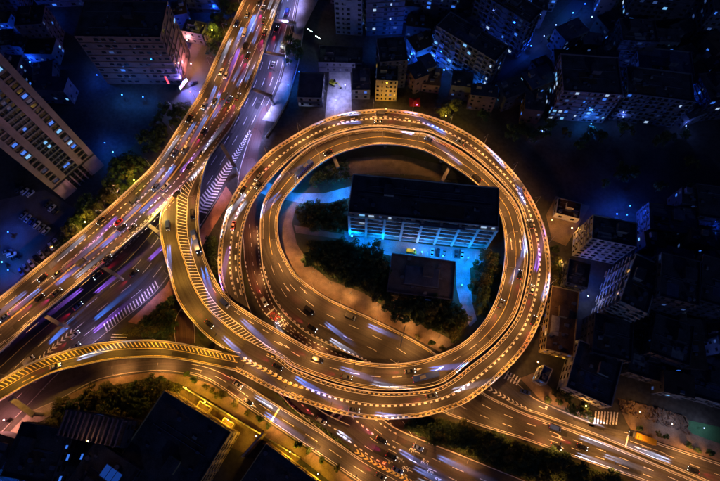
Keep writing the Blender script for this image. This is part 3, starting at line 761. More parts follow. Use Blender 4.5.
# ------------------------------------------------------------------ street lamps
def lightdata(name, kind, c, e, size=136, blend=.7, rad=.25):
    l = bpy.data.lights.new(name, kind); l.color = c; l.energy = e; l.shadow_soft_size = rad
    if kind == 'SPOT': l.spot_size = R(size); l.spot_blend = blend
    return l
LD = {'amber': lightdata('amber_lamp_light', 'SPOT', (1.0, .41, .10), 9000),
      'gold': lightdata('gold_lamp_light', 'SPOT', (1.0, .45, .05), 8500),
      'ambersoft': lightdata('amber_small_light', 'SPOT', (1.0, .48, .14), 2400),
      'cool': lightdata('cool_lamp_light', 'SPOT', (.38, .36, 1.0), 17000),
      'violet': lightdata('violet_lamp_light', 'SPOT', (.55, .40, .95), 5500),
      'blue': lightdata('blue_globe_light', 'POINT', (.03, .20, 1.0), 420),
      'cyan': lightdata('cyan_globe_light', 'POINT', (.0, .24, 1.0), 6500),
      'pinkl': lightdata('pink_globe_light', 'POINT', (1.0, .34, .30), 8000),
      'white': lightdata('white_globe_light', 'POINT', (.42, .42, 1.0), 4200),
      'orange': lightdata('orange_globe_light', 'POINT', (1.0, .45, .10), 1100),
      'yellow': lightdata('yellow_globe_light', 'POINT', (1.0, .54, .03), 2600)}
LENS = {'amber': G_AMB, 'gold': G_AMB, 'ambersoft': G_AMB, 'cool': G_COOL, 'violet': G_COOL, 'blue': G_BLUE, 'cyan': G_CYAN, 'pinkl': G_PINK, 'white': G_COOL, 'orange': G_AMB, 'yellow': G_AMB}
LM = {}
def lampmesh(h, arm):
    k = (h, arm)
    if k not in LM:
        pole = MB().tube((0, 0, 0), (0, 0, .5), .17, .14, 8).tube((0, 0, .5), (0, 0, h), .10, .06, 8).mesh('pole', STEEL)
        a = MB().tube((0, 0, h - .05), (arm * .5, 0, h + .35), .05, .045, 6).tube((arm * .5, 0, h + .35), (arm, 0, h + .45), .045, .04, 6).mesh('arm', STEEL)
        hd = MB().box((arm + .35, 0, h + .47), (.95, .36, .14), 0, .8).mesh('lamp_head', STEEL)
        LM[k] = (pole, a, hd, {})
    return LM[k]
def street_lamp(loc, ang, kind, label, group, h=10.0, arm=2.4, tilt=0.0):
    t = thing('street_lamp', label, 'street lamp', loc, ang, group)
    pole, a, hd, ln = lampmesh(h, arm)
    if kind not in ln: ln[kind] = MB().box((arm + .4, 0, h + .385), (.6, .26, .03)).mesh('lens', LENS[kind])
    inst('pole', pole, t); inst('arm', a, t); H = inst('lamp_head', hd, t); inst('lens', ln[kind], H)
    L = bpy.data.objects.new('lamp_light', LD[kind]); col.objects.link(L); L.parent = t; L.location = (arm + .4, 0, h + .30)
    L.rotation_euler = (0, -tilt, 0)
    return t
def lamp_run(road, side, d0, d1, step, kind, phrase, group, h=10.0, arm=2.4, out=.15, tilt=0.30):
    n = max(1, int(round((d1 - d0) / step)))
    for i in range(n + 1):
        d = d0 + (d1 - d0) * i / max(1, n); a, b = road.LR(d)
        if (b - a).length < 2: continue
        u = (b - a).normalized(); u.z = 0
        p = a - u * out if side == 'L' else b + u * out
        v = u if side == 'L' else -u
        p = Vector((p.x, p.y, max(0.0, p.z - .3)))
        street_lamp(p, math.atan2(v.y, v.x), kind, phrase.format(ordinal(i + 1)), group, h, arm, tilt)
lamp_run(M, 'R', 6, M.len - 4, 23, 'amber', '{} lamp from the top along the outer parapet of the expressway', 'expressway lamps', out=-.2)
lamp_run(M, 'L', M.near(180, 189) + 8, M.len - 6, 24, 'amber', '{} lamp from the gore along the inner parapet of the expressway', 'expressway lamps', out=-.2)
lamp_run(M, 'L', 8, M.near(240, 110) - 4, 26, 'amber', '{} lamp from the top on the expressway parapet above the avenue', 'expressway lamps', out=-.2)
lamp_run(O, 'R', 6, O.near(222, 262, .8, .95), 19, 'amber', '{} lamp counterclockwise from the merge around the outer loop parapet', 'loop lamps', out=-.2)
lamp_run(P, 'L', dI0, P.near(279, 245, .5, .75), 18.5, 'amber', '{} lamp counterclockwise around the inner loop parapet', 'inner loop lamps', out=-.2)
lamp_run(P, 'L', P.near(286, 268, .6, .8), P.near(406, 355, .7, .9), 17, 'amber', '{} lamp down the descending end of the inner loop', 'inner loop lamps')
lamp_run(P, 'L', 14, P.near(240, 320, 0, .2), 24, 'amber', '{} lamp down the striped start of the inner ramp', 'gore lamps', out=-.2)
lamp_run(G, 'R', 8, G.len - 10, 20, 'gold', '{} lamp down the gold-lit slip ramp parapet', 'slip ramp lamps', out=-.2)
lamp_run(W, 'L', 4, W.len - 16, 20, 'gold', '{} lamp from the lower edge along the striped approach ramp', 'approach ramp lamps', out=-.2)
lamp_run(A, 'L', 6, A.near(266, 110), 19, 'cool', '{} cool lamp from the top on the pavement of the avenue', 'avenue lamps', out=.8, h=9)
lamp_run(C, 'L', 4, C.near(256, 168), 15, 'cool', '{} cool lamp where the side road leaves the avenue', 'avenue lamps', out=.8, h=9, arm=3.5)
lamp_run(A, 'L', A.near(220, 190), A.len - 4, 26, 'violet', '{} lamp along the pink footpath side of the avenue', 'avenue lamps', out=.8, h=9)
lamp_run(P, 'R', P.near(450, 410, .7, 1), P.len - 4, 24, 'amber', '{} lamp beside the road that leaves the loop through the planting', 'southeast road lamps', out=.4)
lamp_run(E, 'L', E.near(545, 402), E.near(588, 420), 22, 'amber', '{} lamp under the house fronts of the eastern frontage road', 'frontage lamps', out=.8, h=9)
lamp_run(E, 'L', E.near(628, 433), E.len - 3, 22, 'amber', '{} lamp beyond the crosswalk on the eastern frontage road', 'frontage lamps', out=.8, h=9)
lamp_run(F, 'R', F.near(120, 372), F.len - 6, 19, 'amber', '{} lamp along the tree-lined southern pavement', 'south pavement lamps', out=.9, h=8)
lamp_run(B, 'L', 22, B.len - 4, 24, 'amber', '{} lamp on the planted side of the merging road', 'merging road lamps', out=.5, h=9)
lamp_run(C, 'L', C.near(259, 235), C.near(320, 345), 22, 'ambersoft', '{} small lamp beside the reddish side road', 'side road lamps', out=.2, h=5, arm=1.0)

rv_g = random.Random(2)
lamp_run(P, 'L', P.near(284, 262, .6, .8), P.near(425, 360, .7, .9), 15, 'ambersoft', '{} small lamp on the sandy footpath inside the loop', 'footpath lamps', out=7.0, h=5, arm=.8, tilt=-.3)
def globe_lamp(px, py, kind, label, group, h=4.0, z=0.0, light=None):
    p = up(px, py, z + h); p.z = z
    t = thing('globe_lamp', label, 'lamp post', p, 0, group); gs = rv_g.uniform(.65, 1.25); t.scale = (gs, gs, 1)
    if ('g', h) not in LM:
        LM[('g', h)] = MB().tube((0, 0, 0), (0, 0, h - .2), .07, .05, 6).mesh('pole', DSTEEL)
    k = ('gl', h, kind)
    if k not in LM:
        rings = []
        for i in range(7):
            a = math.pi * (i + .08) / 6.16; r = .3 * math.sin(a); zz = h - .3 * math.cos(a) + .05
            rings.append([(r * math.cos(2 * math.pi * q / 8), r * math.sin(2 * math.pi * q / 8), zz) for q in range(8)])
        LM[k] = MB().loft(rings).mesh('globe', LENS[kind], True)
    inst('pole', LM[('g', h)], t); inst('globe', LM[k], t)
    L = bpy.data.objects.new('lamp_light', light or LD[kind]); col.objects.link(L); L.parent = t; L.location = (0, 0, h + .6)
    return t
GL = [(352, 236, 'cyan', 'cyan globe lamp at the end wall of the long building'), (380, 243, 'cyan', 'cyan globe lamp before the middle bays of the long building'),
      (302, 198, 'cyan', 'cyan globe lamp on the blue-lit drive near the loop'), (340, 193, 'cyan', 'cyan globe lamp on the blue-lit drive near the long building'),
      (262, 184, 'cyan', 'cyan globe lamp under the gap between the loop ramps'), (422, 252, 'cyan', 'cyan globe lamp beside the yellow van on the forecourt'),
      (443, 256, 'cyan', 'cyan globe lamp in the middle of the blue forecourt'), (468, 258, 'cyan', 'cyan globe lamp at the far end of the blue forecourt'),
      (462, 285, 'cyan', 'cyan globe lamp on the path beside the low hall')]
for x, y, k, l in GL: globe_lamp(x, y, k, l, 'forecourt globe lamps')
BG = [(3, 9, 'cyan'), (43, 18, 'blue'), (30, 62, 'blue'), (45, 88, 'blue'), (13, 37, 'blue'), (105, 143, 'blue'), (113, 152, 'cyan'), (97, 75, 'blue'), (122, 95, 'cyan'), (143, 97, 'cyan'), (95, 57, 'white'), (165, 6, 'blue'), (168, 25, 'blue'), (214, 8, 'blue'), (176, 32, 'blue'),
      (402, 24, 'blue'), (412, 54, 'cyan'), (424, 60, 'cyan'), (444, 70, 'cyan'), (406, 66, 'blue'), (432, 62, 'blue'), (437, 8, 'blue'), (442, 37, 'blue'), (462, 42, 'white'), (468, 27, 'blue'), (482, 56, 'blue'), (479, 88, 'cyan'), (475, 98, 'white'), (494, 71, 'blue'), (508, 11, 'blue'), (525, 20, 'blue'), (544, 36, 'white'), (531, 46, 'blue'), (533, 63, 'blue'), (573, 13, 'cyan'), (585, 4, 'blue'), (592, 17, 'white'), (600, 24, 'blue'), (606, 33, 'blue'), (556, 25, 'white'), (642, 28, 'white'), (621, 48, 'white'), (607, 86, 'blue'), (613, 77, 'white'), (623, 117, 'white'), (669, 98, 'white'), (684, 100, 'blue'), (705, 108, 'cyan'), (716, 47, 'white'), (700, 5, 'white'), (709, 13, 'blue'), (538, 115, 'blue'), (591, 124, 'cyan'), (542, 131, 'white'), (686, 126, 'white'), (630, 206, 'blue'), (627, 215, 'blue'), (656, 222, 'white'), (665, 236, 'cyan'), (680, 238, 'blue'), (715, 234, 'blue'), (561, 350, 'cyan'), (575, 348, 'blue'), (588, 283, 'blue'), (617, 214, 'blue'), (641, 329, 'white'), (683, 345, 'cyan'), (696, 352, 'white'), (716, 325, 'white'), (680, 310, 'blue'), (693, 314, 'white'), (8, 232, 'blue'), (2, 262, 'cyan'), (8, 270, 'blue'), (4, 468, 'cyan'), (12, 475, 'blue'), (388, 53, 'cyan'), (380, 68, 'cyan'), (408, 60, 'blue'), (395, 40, 'blue'), (365, 5, 'blue'), (330, 60, 'blue'), (288, 85, 'cyan'), (299, 72, 'blue'), (543, 368, 'cyan')]
BG.sort(key=lambda q: q[0])
nb = {}
for x, y, k in BG:
    z = 'the dark northern blocks' if y < 140 and x > 280 else 'the dark western blocks' if x < 280 and y < 300 else 'the dark eastern roofs' if x > 500 else 'the southern garden edge'
    nb[z] = nb.get(z, 0) + 1
    col_ = {'cyan': 'bright cyan', 'blue': 'deep blue', 'white': 'cold white'}[k]
    LDk = k
    q = 'far_' + k
    if q not in LD: LD[q] = lightdata(q + '_light', 'POINT', {'cyan': (.02, .20, 1.0), 'white': (.12, .22, 1.0), 'blue': (.01, .09, 1.0)}[k], {'cyan': 2600, 'white': 800, 'blue': 3200}[k])
    globe_lamp(x, y, k, '{} globe lamp, {} from the west of {}'.format(col_, ordinal(nb[z]), z), 'globe lamps of ' + z, 5.0, light=LD[q])
for x, y, k, l in ((184, 82, 'white', 'added cold white globe lamp for the glow of the lit shop sign'), (191, 64, 'pinkl', 'pink globe lamp in the middle of the alley by the office block'), (190, 92, 'pinkl', 'pink globe lamp on the forecourt of the lit shop'), (187, 40, 'pinkl', 'pinkish globe lamp up the alley behind the office block'), (200, 92, 'white', 'white globe lamp beside the parked car near the expressway'), (345, 85, 'white', 'white globe lamp in the works yard'), (336, 100, 'white', 'white globe lamp by the loop side of the works yard'),  # the lamp by the shop sign is added for the sign's glow
                   (386, 109, 'yellow', 'added yellow globe lamp lighting the front of the ochre house'), (446, 116, 'yellow', 'yellow globe lamp beneath the lit tree'), (212, 30, 'yellow', 'added yellow globe lamp lighting the roadside tree by the expressway'), (134, 180, 'yellow', 'added yellow globe lamp lighting the round tree by the tower'), (85, 222, 'yellow', 'added yellow globe lamp lighting the parking yard trees'),  # these lamps are added to brighten the ochre front and the trees
                   (552, 220, 'orange', 'orange globe lamp in the sandy yard east of the loop'), (572, 228, 'orange', 'orange globe lamp before the cream apartment wall'), (548, 330, 'orange', 'orange globe lamp along the brown roofed workshop'), (552, 305, 'orange', 'orange globe lamp at the upper end of the workshop'), (538, 362, 'orange', 'orange globe lamp at the corner house under the loop'), (640, 412, 'orange', 'orange globe lamp on the dug-over ground'), (672, 424, 'orange', 'orange globe lamp between dug-over ground and green court'), (586, 406, 'orange', 'orange globe lamp before the dark corner house'),
                   (205, 402, 'yellow', 'first yellow globe lamp along the dark warehouse wall'), (228, 420, 'yellow', 'second yellow globe lamp along the dark warehouse wall'), (256, 436, 'yellow', 'yellow globe lamp between the two dark warehouses'), (290, 452, 'yellow', 'yellow globe lamp beside the second dark warehouse'), (186, 388, 'yellow', 'yellow globe lamp at the corner of the dark warehouse'), (318, 474, 'yellow', 'yellow globe lamp at the end of the second warehouse'),
                   (4, 420, 'pinkl', 'pink globe lamp beneath the striped ramp'), (414, 249, 'yellow', 'added yellow globe lamp lighting the yellow van'), (562, 262, 'orange', 'added orange globe lamp lighting the end wall of the cream block'), (157, 213, 'yellow', 'bright yellow globe lamp at the nose where the slip ramp leaves the expressway'), (704, 428, 'white', 'added white globe lamp lighting the green court'), (588, 296, 'white', 'added white globe lamp lighting the white framed windows')):  # lamps at van, cream block, court and framed windows are added to brighten them
    globe_lamp(x, y, k, l, 'globe lamps', 11.0 if 'tree' in l else 12.5 if 'nose' in l else 4.0, light=lightdata('nose_yellow', 'POINT', (1, .62, .12), 9000) if 'nose' in l else lightdata('yard_white', 'POINT', (.55, .62, 1.0), 900) if 'framed' in l or 'court' in l else lightdata('van_yellow', 'POINT', (1, .6, .05), 700) if 'van' in l else lightdata('tree_yellow', 'POINT', (1, .70, .07), 3200) if 'tree' in l else lightdata('sign_blue', 'POINT', (.20, .18, 1.0), 30000) if 'shop sign' in l else lightdata('alley_pink', 'POINT', (1, .12, .35), 20000) if 'forecourt of the lit' in l else None)

# ------------------------------------------------------------------ vehicles
PAINTS = {'white': paint('car_white', (.62, .62, .62)), 'silver': paint('car_silver', (.35, .36, .38), .3, .5), 'black': paint('car_black', (.015, .015, .018), .2),
          'red': paint('car_red', (.35, .02, .02)), 'blue': paint('car_blue', (.03, .06, .25)), 'grey': paint('car_grey', (.10, .105, .11), .3, .4), 'yellow': paint('car_yellow', (.75, .42, .03))}
CARGLASS = mat('car_glass', (.012, .014, .018), .08, .1, 1, spec=.6)
def sect(x, hw, z0, z1, b=.12):
    return [(x, -hw, z0), (x, hw, z0), (x, hw, z1 - b), (x, hw - b, z1), (x, -hw + b, z1), (x, -hw, z1 - b)]
def vehicle_meshes(kind):
    if kind == 'sedan':
        S = [(-2.28, .70, .38, .80), (-2.2, .82, .28, .92), (-1.5, .90, .22, .96), (0, .91, .20, .93), (1.2, .90, .22, .90), (1.95, .84, .26, .78), (2.26, .70, .34, .62)]
        K = [(-1.75, .62, .93, .97), (-1.15, .70, .93, 1.38), (.05, .70, .92, 1.42), (.30, .69, .92, 1.38), (1.15, .66, .86, .92)]
        roof = (-1.05, .12, .60, 1.385, 1.45); L = 4.56; whx = 1.4; hz, tz = .62, .78
    elif kind == 'suv':
        S = [(-2.3, .76, .42, 1.0), (-2.2, .88, .32, 1.12), (-1.4, .94, .26, 1.12), (0, .95, .25, 1.08), (1.2, .94, .26, 1.04), (2.0, .88, .3, .94), (2.3, .74, .4, .74)]
        K = [(-2.15, .70, 1.10, 1.16), (-1.85, .75, 1.10, 1.66), (.1, .75, 1.08, 1.70), (.35, .74, 1.06, 1.64), (1.15, .70, 1.02, 1.06)]
        roof = (-1.8, .15, .66, 1.665, 1.74); L = 4.6; whx = 1.45; hz, tz = .76, .95
    else:   # van
        S = [(-2.5, .84, .4, 1.9), (-2.4, .92, .32, 1.98), (-1, .95, .3, 2.02), (.9, .95, .3, 2.0), (1.45, .94, .3, 1.9), (1.95, .92, .3, 1.25), (2.4, .86, .34, 1.0), (2.5, .76, .42, .8)]
        K = [(1.35, .80, 1.2, 1.96), (1.5, .84, 1.2, 1.90), (1.9, .83, 1.2, 1.36), (2.0, .80, 1.18, 1.26)]
        roof = (-2.2, 1.2, .80, 2.0, 2.06); L = 5.0; whx = 1.6; hz, tz = .75, 1.1
    body = MB().loft([sect(*q) for q in S])
    gl = MB().loft([sect(q[0], q[1], q[2], q[3], .06) for q in K])
    x0, x1, hw, z0, z1 = roof
    rf = MB().box(((x0 + x1) / 2, 0, (z0 + z1) / 2), (x1 - x0, hw * 2, z1 - z0), 0, .94)
    wh = MB().tube((0, -.11, 0), (0, .11, 0), .32, .32, 12)
    hd = MB().box((0, 0, 0), (.24, .32, .16), 0, .85); tl = MB().box((0, 0, 0), (.16, .36, .14), 0, .85)
    hx = S[-1][0] - .12; tx = S[0][0] + .06
    return dict(body=body, glass=gl, roof=rf, wheel=wh.mesh('wheel', TYRE), head=hd.mesh('headlight', G_HEAD), tail=tl.mesh('taillight', G_TAIL), headoff=None, hx=hx, tx=tx, hz=hz, tz=tz, whx=whx, hw=S[3][1])
VM = {}; VP = {}
LENSOFF = mat('unlit_lamp_glass', (.25, .25, .26), .2, .1, 1); LENSRED = mat('unlit_tail_glass', (.2, .02, .02), .2, .1, 1)
HEADL = {'cool': lightdata('headlight_cool', 'SPOT', (.20, .34, 1.0), 620000, 6, 1.0, .1), 'blue': lightdata('headlight_blue', 'SPOT', (.05, .22, 1.0), 900000, 6.6, 1.0, .1), 'white': lightdata('headlight_white', 'SPOT', (.62, .70, 1.0), 560000, 5.8, 1.0, .1),
         'violet': lightdata('headlight_violet', 'SPOT', (.34, .13, 1.0), 800000, 6, 1.0, .1)}
TAILL = lightdata('taillight_red', 'SPOT', (1.0, .02, .06), 7000, 30, 1.0, .12); TAILM = lightdata('taillight_magenta', 'SPOT', (1.0, .02, .25), 12000, 32, 1.0, .12)
def proto(kind, colour, lit, beam='cool', tail=TAILL):
    k = (kind, colour, lit, beam, tail.name)
    if k in VP: return VP[k]
    if kind not in VM: VM[kind] = vehicle_meshes(kind)
    v = VM[kind]; pm = PAINTS[colour]
    kb = (kind, colour)
    if kb not in VM:
        VM[kb] = (v['body'].mesh('body', pm), v['roof'].mesh('roof_panel', pm), VM.get((kind, 'gl')) or v['glass'].mesh('windows', CARGLASS))
        VM[(kind, 'gl')] = VM[kb][2]
    VP[k] = v, VM[kb]
    return VP[k]
OFFM = {}
def vehicle(name, label, loc, yaw, pitch=0.0, kind='sedan', colour='white', lit=True, beam='cool', tail=TAILL, group=None, cat='car'):
    v, (bm, rm, gm) = proto(kind, colour, lit, beam, tail)
    t = thing(name, label, cat, loc, 0, group); t.rotation_euler = (0, -pitch, yaw)
    inst('body', bm, t); inst('windows', gm, t); inst('roof_panel', rm, t)
    for sx in (1, -1):
        for sy in (1, -1): inst('wheel', v['wheel'], t, (sx * v['whx'], sy * (v['hw'] - .10), .32))
    for sy in (1, -1):
        if lit: h = inst('headlight', v['head'], t, (v['hx'], sy * (v['hw'] - .30), v['hz'])); tl = inst('taillight', v['tail'], t, (v['tx'], sy * (v['hw'] - .30), v['tz']))
        else:
            if 'h' not in OFFM: OFFM['h'] = MB().box((0, 0, 0), (.34, .36, .16), 0, .85).mesh('headlight', LENSOFF); OFFM['t'] = MB().box((0, 0, 0), (.22, .40, .16), 0, .85).mesh('taillight', LENSRED)
            inst('headlight', OFFM['h'], t, (v['hx'], sy * (v['hw'] - .30), v['hz'])); inst('taillight', OFFM['t'], t, (v['tx'], sy * (v['hw'] - .30), v['tz']))
    if lit:
        L = bpy.data.objects.new('headlight_beam', HEADL[beam]); col.objects.link(L); L.parent = t
        L.location = (v['hx'] + .25, .55, v['hz'] + .05); L.rotation_euler = (0, -R(86.8), 0)
        L = bpy.data.objects.new('headlight_beam', HEADL[beam]); col.objects.link(L); L.parent = t
        L.location = (v['hx'] + .25, -.55, v['hz'] + .05); L.rotation_euler = (0, -R(86.8), 0)
        L = bpy.data.objects.new('taillight_beam', tail); col.objects.link(L); L.parent = t
        L.location = (v['tx'] - .25, 0, v['tz'] + .1); L.rotation_euler = (0, R(80), 0)
    return t
TRAFFIC = []
rv = random.Random(5)
def drive(road, key, phrase, f, d0, d1, gap, dirn=1, beams=('cool',), tails=(TAILL,), jitter=.45):
    """cars one behind the other in one lane"""
    gap = gap * (1.45 if road is M else 2.0) + 3; d = d0 + rv.uniform(0, gap * .6); cars = []
    while d < d1:
        if road.width(d) > 4:
            fr = f(d) if callable(f) else f
            p = road.at(d, fr, dz=.02); t = road.tan(d) * dirn
            cars.append((d, p, math.atan2(t.y, t.x), math.asin(max(-1, min(1, t.z)))))
        d += gap * rv.uniform(1 - jitter, 1 + jitter) + 5
    for i, (d, p, yaw, pit) in enumerate(cars):
        kind = rv.choices(('sedan', 'suv', 'van'), (5, 3, 1))[0]
        c = rv.choices(('white', 'silver', 'black', 'grey', 'red', 'blue'), (1, 2, 7, 7, 1, 2))[0]
        vehicle({'sedan': 'car', 'suv': 'car', 'van': 'van'}[kind], '{} {}, {} {}'.format(c, {'suv': 'tall car', 'sedan': 'saloon car', 'van': 'van'}[kind], ordinal(i + 1), phrase), p, yaw, pit, kind, c, True, rv.choice(beams), rv.choice(tails), 'cars ' + key, 'van' if kind == 'van' else 'car')
mt, ml = M.near(275, 5), M.near(5, 320)
cb = ('cool', 'cool', 'violet', 'white')
def moff(o): return lambda d: 1 - (0.9 + 3.55 * (o + .5)) / M.width(d)
top = 'from the top, {} expressway lane from outer parapet'
for k, (gap, bm, tl, dr) in enumerate(((34, ('white',), (TAILL,), 1), (22, ('cool', 'violet'), (TAILL,), 1), (14, ('blue', 'cool', 'violet'), (TAILM, TAILL), 1), (13, ('blue', 'cool', 'violet'), (TAILM,), -1), (16, ('cool', 'white', 'violet'), (TAILM, TAILL), -1), (30, ('cool', 'white'), (TAILM,), -1))):
    drive(M, 'on the elevated expressway', top.format(ordinal(k + 1)), moff(k), mt, ml, gap, dr, bm, tl)
fPl = lambda d: (1 - fP(d)) * .5
drive(P, 'on the inner ramp', 'from the top on the striped start of the inner ramp', fPl, P.near(215, 150, 0, .1), P.near(262, 335, 0, .2), 15, 1, ('violet', 'blue', 'cool'), (TAILM,))
drive(P, 'on the inner ramp', 'entering the loop on the inner ramp, inside lane', .33, P.near(285, 345, 0, .3), P.near(470, 352, .1, .4), 24, 1, ('cool', 'blue'))
drive(P, 'on the inner ramp', 'entering the loop on the inner ramp, outside lane', .70, P.near(300, 360, 0, .3), P.near(470, 352, .1, .4), 26, 1, ('white', 'cool'))
drive(P, 'on the inner ramp', 'round the inner lane of the loop', .28, P.near(500, 320, .15, .45), P.near(275, 215, .5, .75), 34, 1, ('cool', 'white', 'violet'))
drive(P, 'on the inner ramp', 'round the second lane of the inner loop', .73, P.near(500, 320, .15, .45), P.near(275, 215, .5, .75), 46, 1, ('white', 'cool'))
for k, f in enumerate((.18, .51, .83)):
    drive(P, 'on the descending road', 'down the descending road inside the loop, {} lane'.format(ordinal(k + 1)), f, P.near(290, 290, .6, .8), P.near(425, 372, .7, .9), 38, 1, ('white', 'cool'))
for k, f in enumerate((.18, .52, .84)):
    drive(P, 'on the southeast road', 'leaving the loop to the southeast, {} lane'.format(ordinal(k + 1)), f, P.near(480, 408, .7, 1), P.len - 4, 44, 1, ('white', 'cool'))
drive(G, 'on the slip ramp', 'down the gold-lit slip ramp', .5, 14, G.len - 3, 16, 1, ('white', 'cool'))
drive(W, 'on the approach ramp', 'along the striped approach ramp', .68, 12, W.len - 6, 52, 1, ('white',))
drive(O, 'on the outer loop', 'round the inside lane of the outer loop ramp', .27, 8, O.near(228, 255, .8, .95), 24, 1, ('cool', 'blue', 'violet', 'white'))
drive(O, 'on the outer loop', 'round the outside lane of the outer loop ramp', .74, 20, O.near(228, 270, .8, .95), 31, 1, ('white', 'cool'))
drive(A, 'on the avenue', 'from the top on the kerb lane of the avenue', .2, 4, A.near(225, 190), 30, -1, ('cool', 'blue'))
drive(A, 'on the avenue', 'from the top on the second lane of the avenue', .33, 4, A.near(235, 150), 32, -1, ('cool', 'blue'))
for k, f in enumerate((.10, .21, .34, .46, .60)):
    drive(A, 'on the lower avenue', 'on the lower avenue, {} lane from the pink footpath'.format(ordinal(k + 1)), f, A.near(150, 285), A.len - 6, 40, -1 if f < .5 else 1, ('cool', 'blue', 'violet'))
drive(F, 'on the southern frontage road', 'along the upper lane of the southern frontage road', .27, F.near(186, 366), F.len - 4, 24, 1, ('white', 'cool'))
drive(F, 'on the southern frontage road', 'along the kerb lane of the southern frontage road', .74, F.near(200, 375), F.len - 4, 40, 1, ('white', 'cool'))
drive(O, 'at the foot of the outer loop', 'down the foot of the outer loop ramp', .5, O.near(300, 402, .9, 1), O.len, 12, 1, ('white',))
for k, f in enumerate((.2, .41, .63, .85)):
    drive(B, 'on the merging road', 'on the merging road below the loop, {} lane'.format(ordinal(k + 1)), f, 26 if f < .6 else 14, B.len - 5, 22, 1, ('white', 'cool'), (TAILL, TAILM))
drive(E, 'on the eastern frontage road', 'on the eastern frontage road beyond the truck', .72, E.near(672, 465), E.len - 2, 16, -1, ('white', 'cool'))
drive(C, 'on the side road', 'on the reddish side road', .5, C.near(252, 250), C.near(330, 355), 24, 1, ('white',))
drive(O, 'on the outer loop', 'down the western side of the outer loop, between the lanes', .5, O.near(270, 160, .6, .8), O.near(228, 275, .8, .95), 9, 1, ('white', 'violet', 'cool'))
# parked cars (unlit)
ip = 0
def parked(pts, yawd, phrase, group):
    for i, (x, y) in enumerate(pts):
        c = rv.choice(('white', 'silver', 'black', 'grey', 'blue', 'white'))
        k = rv.choice(('sedan', 'suv'))
        vehicle('car', '{} parked {}, {} {}'.format(c, 'tall car' if k == 'suv' else 'saloon car', ordinal(i + 1), phrase), up(x, y, .05), R(yawd + rv.uniform(-3, 3)), 0, k, c, False, group=group)
parked([(22 + i * 5.0, 272 - i * 4.2) for i in range(8)], -50, 'from the lower end of the row by the expressway', 'cars parked by the expressway')
parked([(24 + i * 4.6, 216 + i * 3.1) for i in range(6)], 60, 'from the tower in the middle parking row', 'cars parked in the yard')
parked([(8 + i * 4.5, 252 + i * 3.0) for i in range(3)], 20, 'in the short row on the blue-lit yard', 'cars parked in the blue-lit yard')
parked([(20 + i * 5.5, 190 + i * 2.0) for i in range(3)], 50, 'from the wall in the upper parking row', 'cars parked below the tower')
parked([(48 + i * 4.5, 205 + i * 3.5) for i in range(3)], 55, 'at the podium end of the yard', 'cars parked at the podium')
vehicle('car', 'black saloon car parked on the lit forecourt near the shop sign', up(194, 84, .05), R(35), 0, 'sedan', 'black', False, group=None)
vehicle('car', 'blue saloon car parked beside the corner house under the loop', up(525, 392, .18), R(-18), 0, 'sedan', 'blue', False)
vehicle('van', 'yellow van standing on the blue-lit forecourt', up(411, 252, .08), R(-8), 0, 'van', 'yellow', False, cat='van')
# yellow truck
tp = up(640, 438, .1); d_ = E.near(640, 438); tt = -E.tan(d_)
tr = thing('truck', 'yellow box truck with dark cab stopped at the stop line', 'truck', tp, math.atan2(tt.y, tt.x))
MB().box((-1.2, 0, 2.05), (8.2, 2.4, 2.5), 0, .985).build('cargo_box', PAINTS['yellow'], tr)
MB().box((-.6, 0, .68), (10.4, 1.0, .22)).build('chassis', DSTEEL, tr)
cb_ = MB().loft([sect(3.2, 1.15, .5, 2.7), sect(4.4, 1.15, .5, 2.65), sect(5.0, 1.12, .5, 1.7), sect(5.15, 1.05, .55, 1.4)]).build('cab', PAINTS['grey'], tr)
MB().loft([sect(4.3, 1.0, 1.65, 2.69, .05), sect(4.52, 1.0, 1.65, 2.6, .05), sect(5.04, .98, 1.6, 1.72, .03)]).build('windscreen', CARGLASS, cb_)
tw = MB().tube((0, -.14, 0), (0, .14, 0), .48, .48, 12).mesh('wheel', TYRE)
for x in (-4.2, -3.1, 3.9):
    for y in (-1.0, 1.0): inst('wheel', tw, tr, (x, y, .48))
for y in (-.8, .8):
    inst('headlight', VM['van']['head'], tr, (5.05, y, .95)); inst('taillight', VM['van']['tail'], tr, (-5.3, y, 1.0))
    L = bpy.data.objects.new('headlight_beam', HEADL['white']); col.objects.link(L); L.parent = tr; L.location = (5.4, y, .95); L.rotation_euler = (0, -R(86.8), 0)
# buses
def bus(road, d, f, dirn, label, m, beam):
    p = road.at(d, f, dz=.02); t = road.tan(d) * dirn
    o = thing('bus', label, 'bus', p); o.rotation_euler = (0, -math.asin(t.z), math.atan2(t.y, t.x))
    MB().loft([sect(-5.6, 1.18, .4, 2.95, .15), sect(-5.4, 1.25, .35, 3.05, .15), sect(5.3, 1.25, .35, 3.05, .15), sect(5.6, 1.18, .4, 2.8, .15)]).build('body', m, o)
    MB().box((0, 0, 1.9), (10.4, 2.56, .85)).build('windows', CARGLASS, o)
    MB().box((5.6, 0, 1.85), (.12, 2.2, 1.2)).build('windscreen', CARGLASS, o)
    MB().box((-1.5, 0, 3.15), (2.6, 1.5, .25), 0, .9).build('roof_unit', PAINTS['silver'], o)
    w = MB().tube((0, -.14, 0), (0, .14, 0), .48, .48, 12).mesh('wheel', TYRE)
    for x in (-3.2, 3.4):
        for y in (-1.1, 1.1): inst('wheel', w, o, (x, y, .48))
    for y in (-.9, .9):
        inst('headlight', VM['van']['head'], o, (5.6, y, .85)); inst('taillight', VM['van']['tail'], o, (-5.6, y, 1.0))
        L = bpy.data.objects.new('headlight_beam', HEADL[beam]); col.objects.link(L); L.parent = o; L.location = (5.9, y, .85); L.rotation_euler = (0, -R(86.8), 0)
bus(P, P.near(300, 168, .5, .75), .28, 1, 'blue bus on the inner loop near the blue-lit drive', PAINTS['blue'], 'blue')
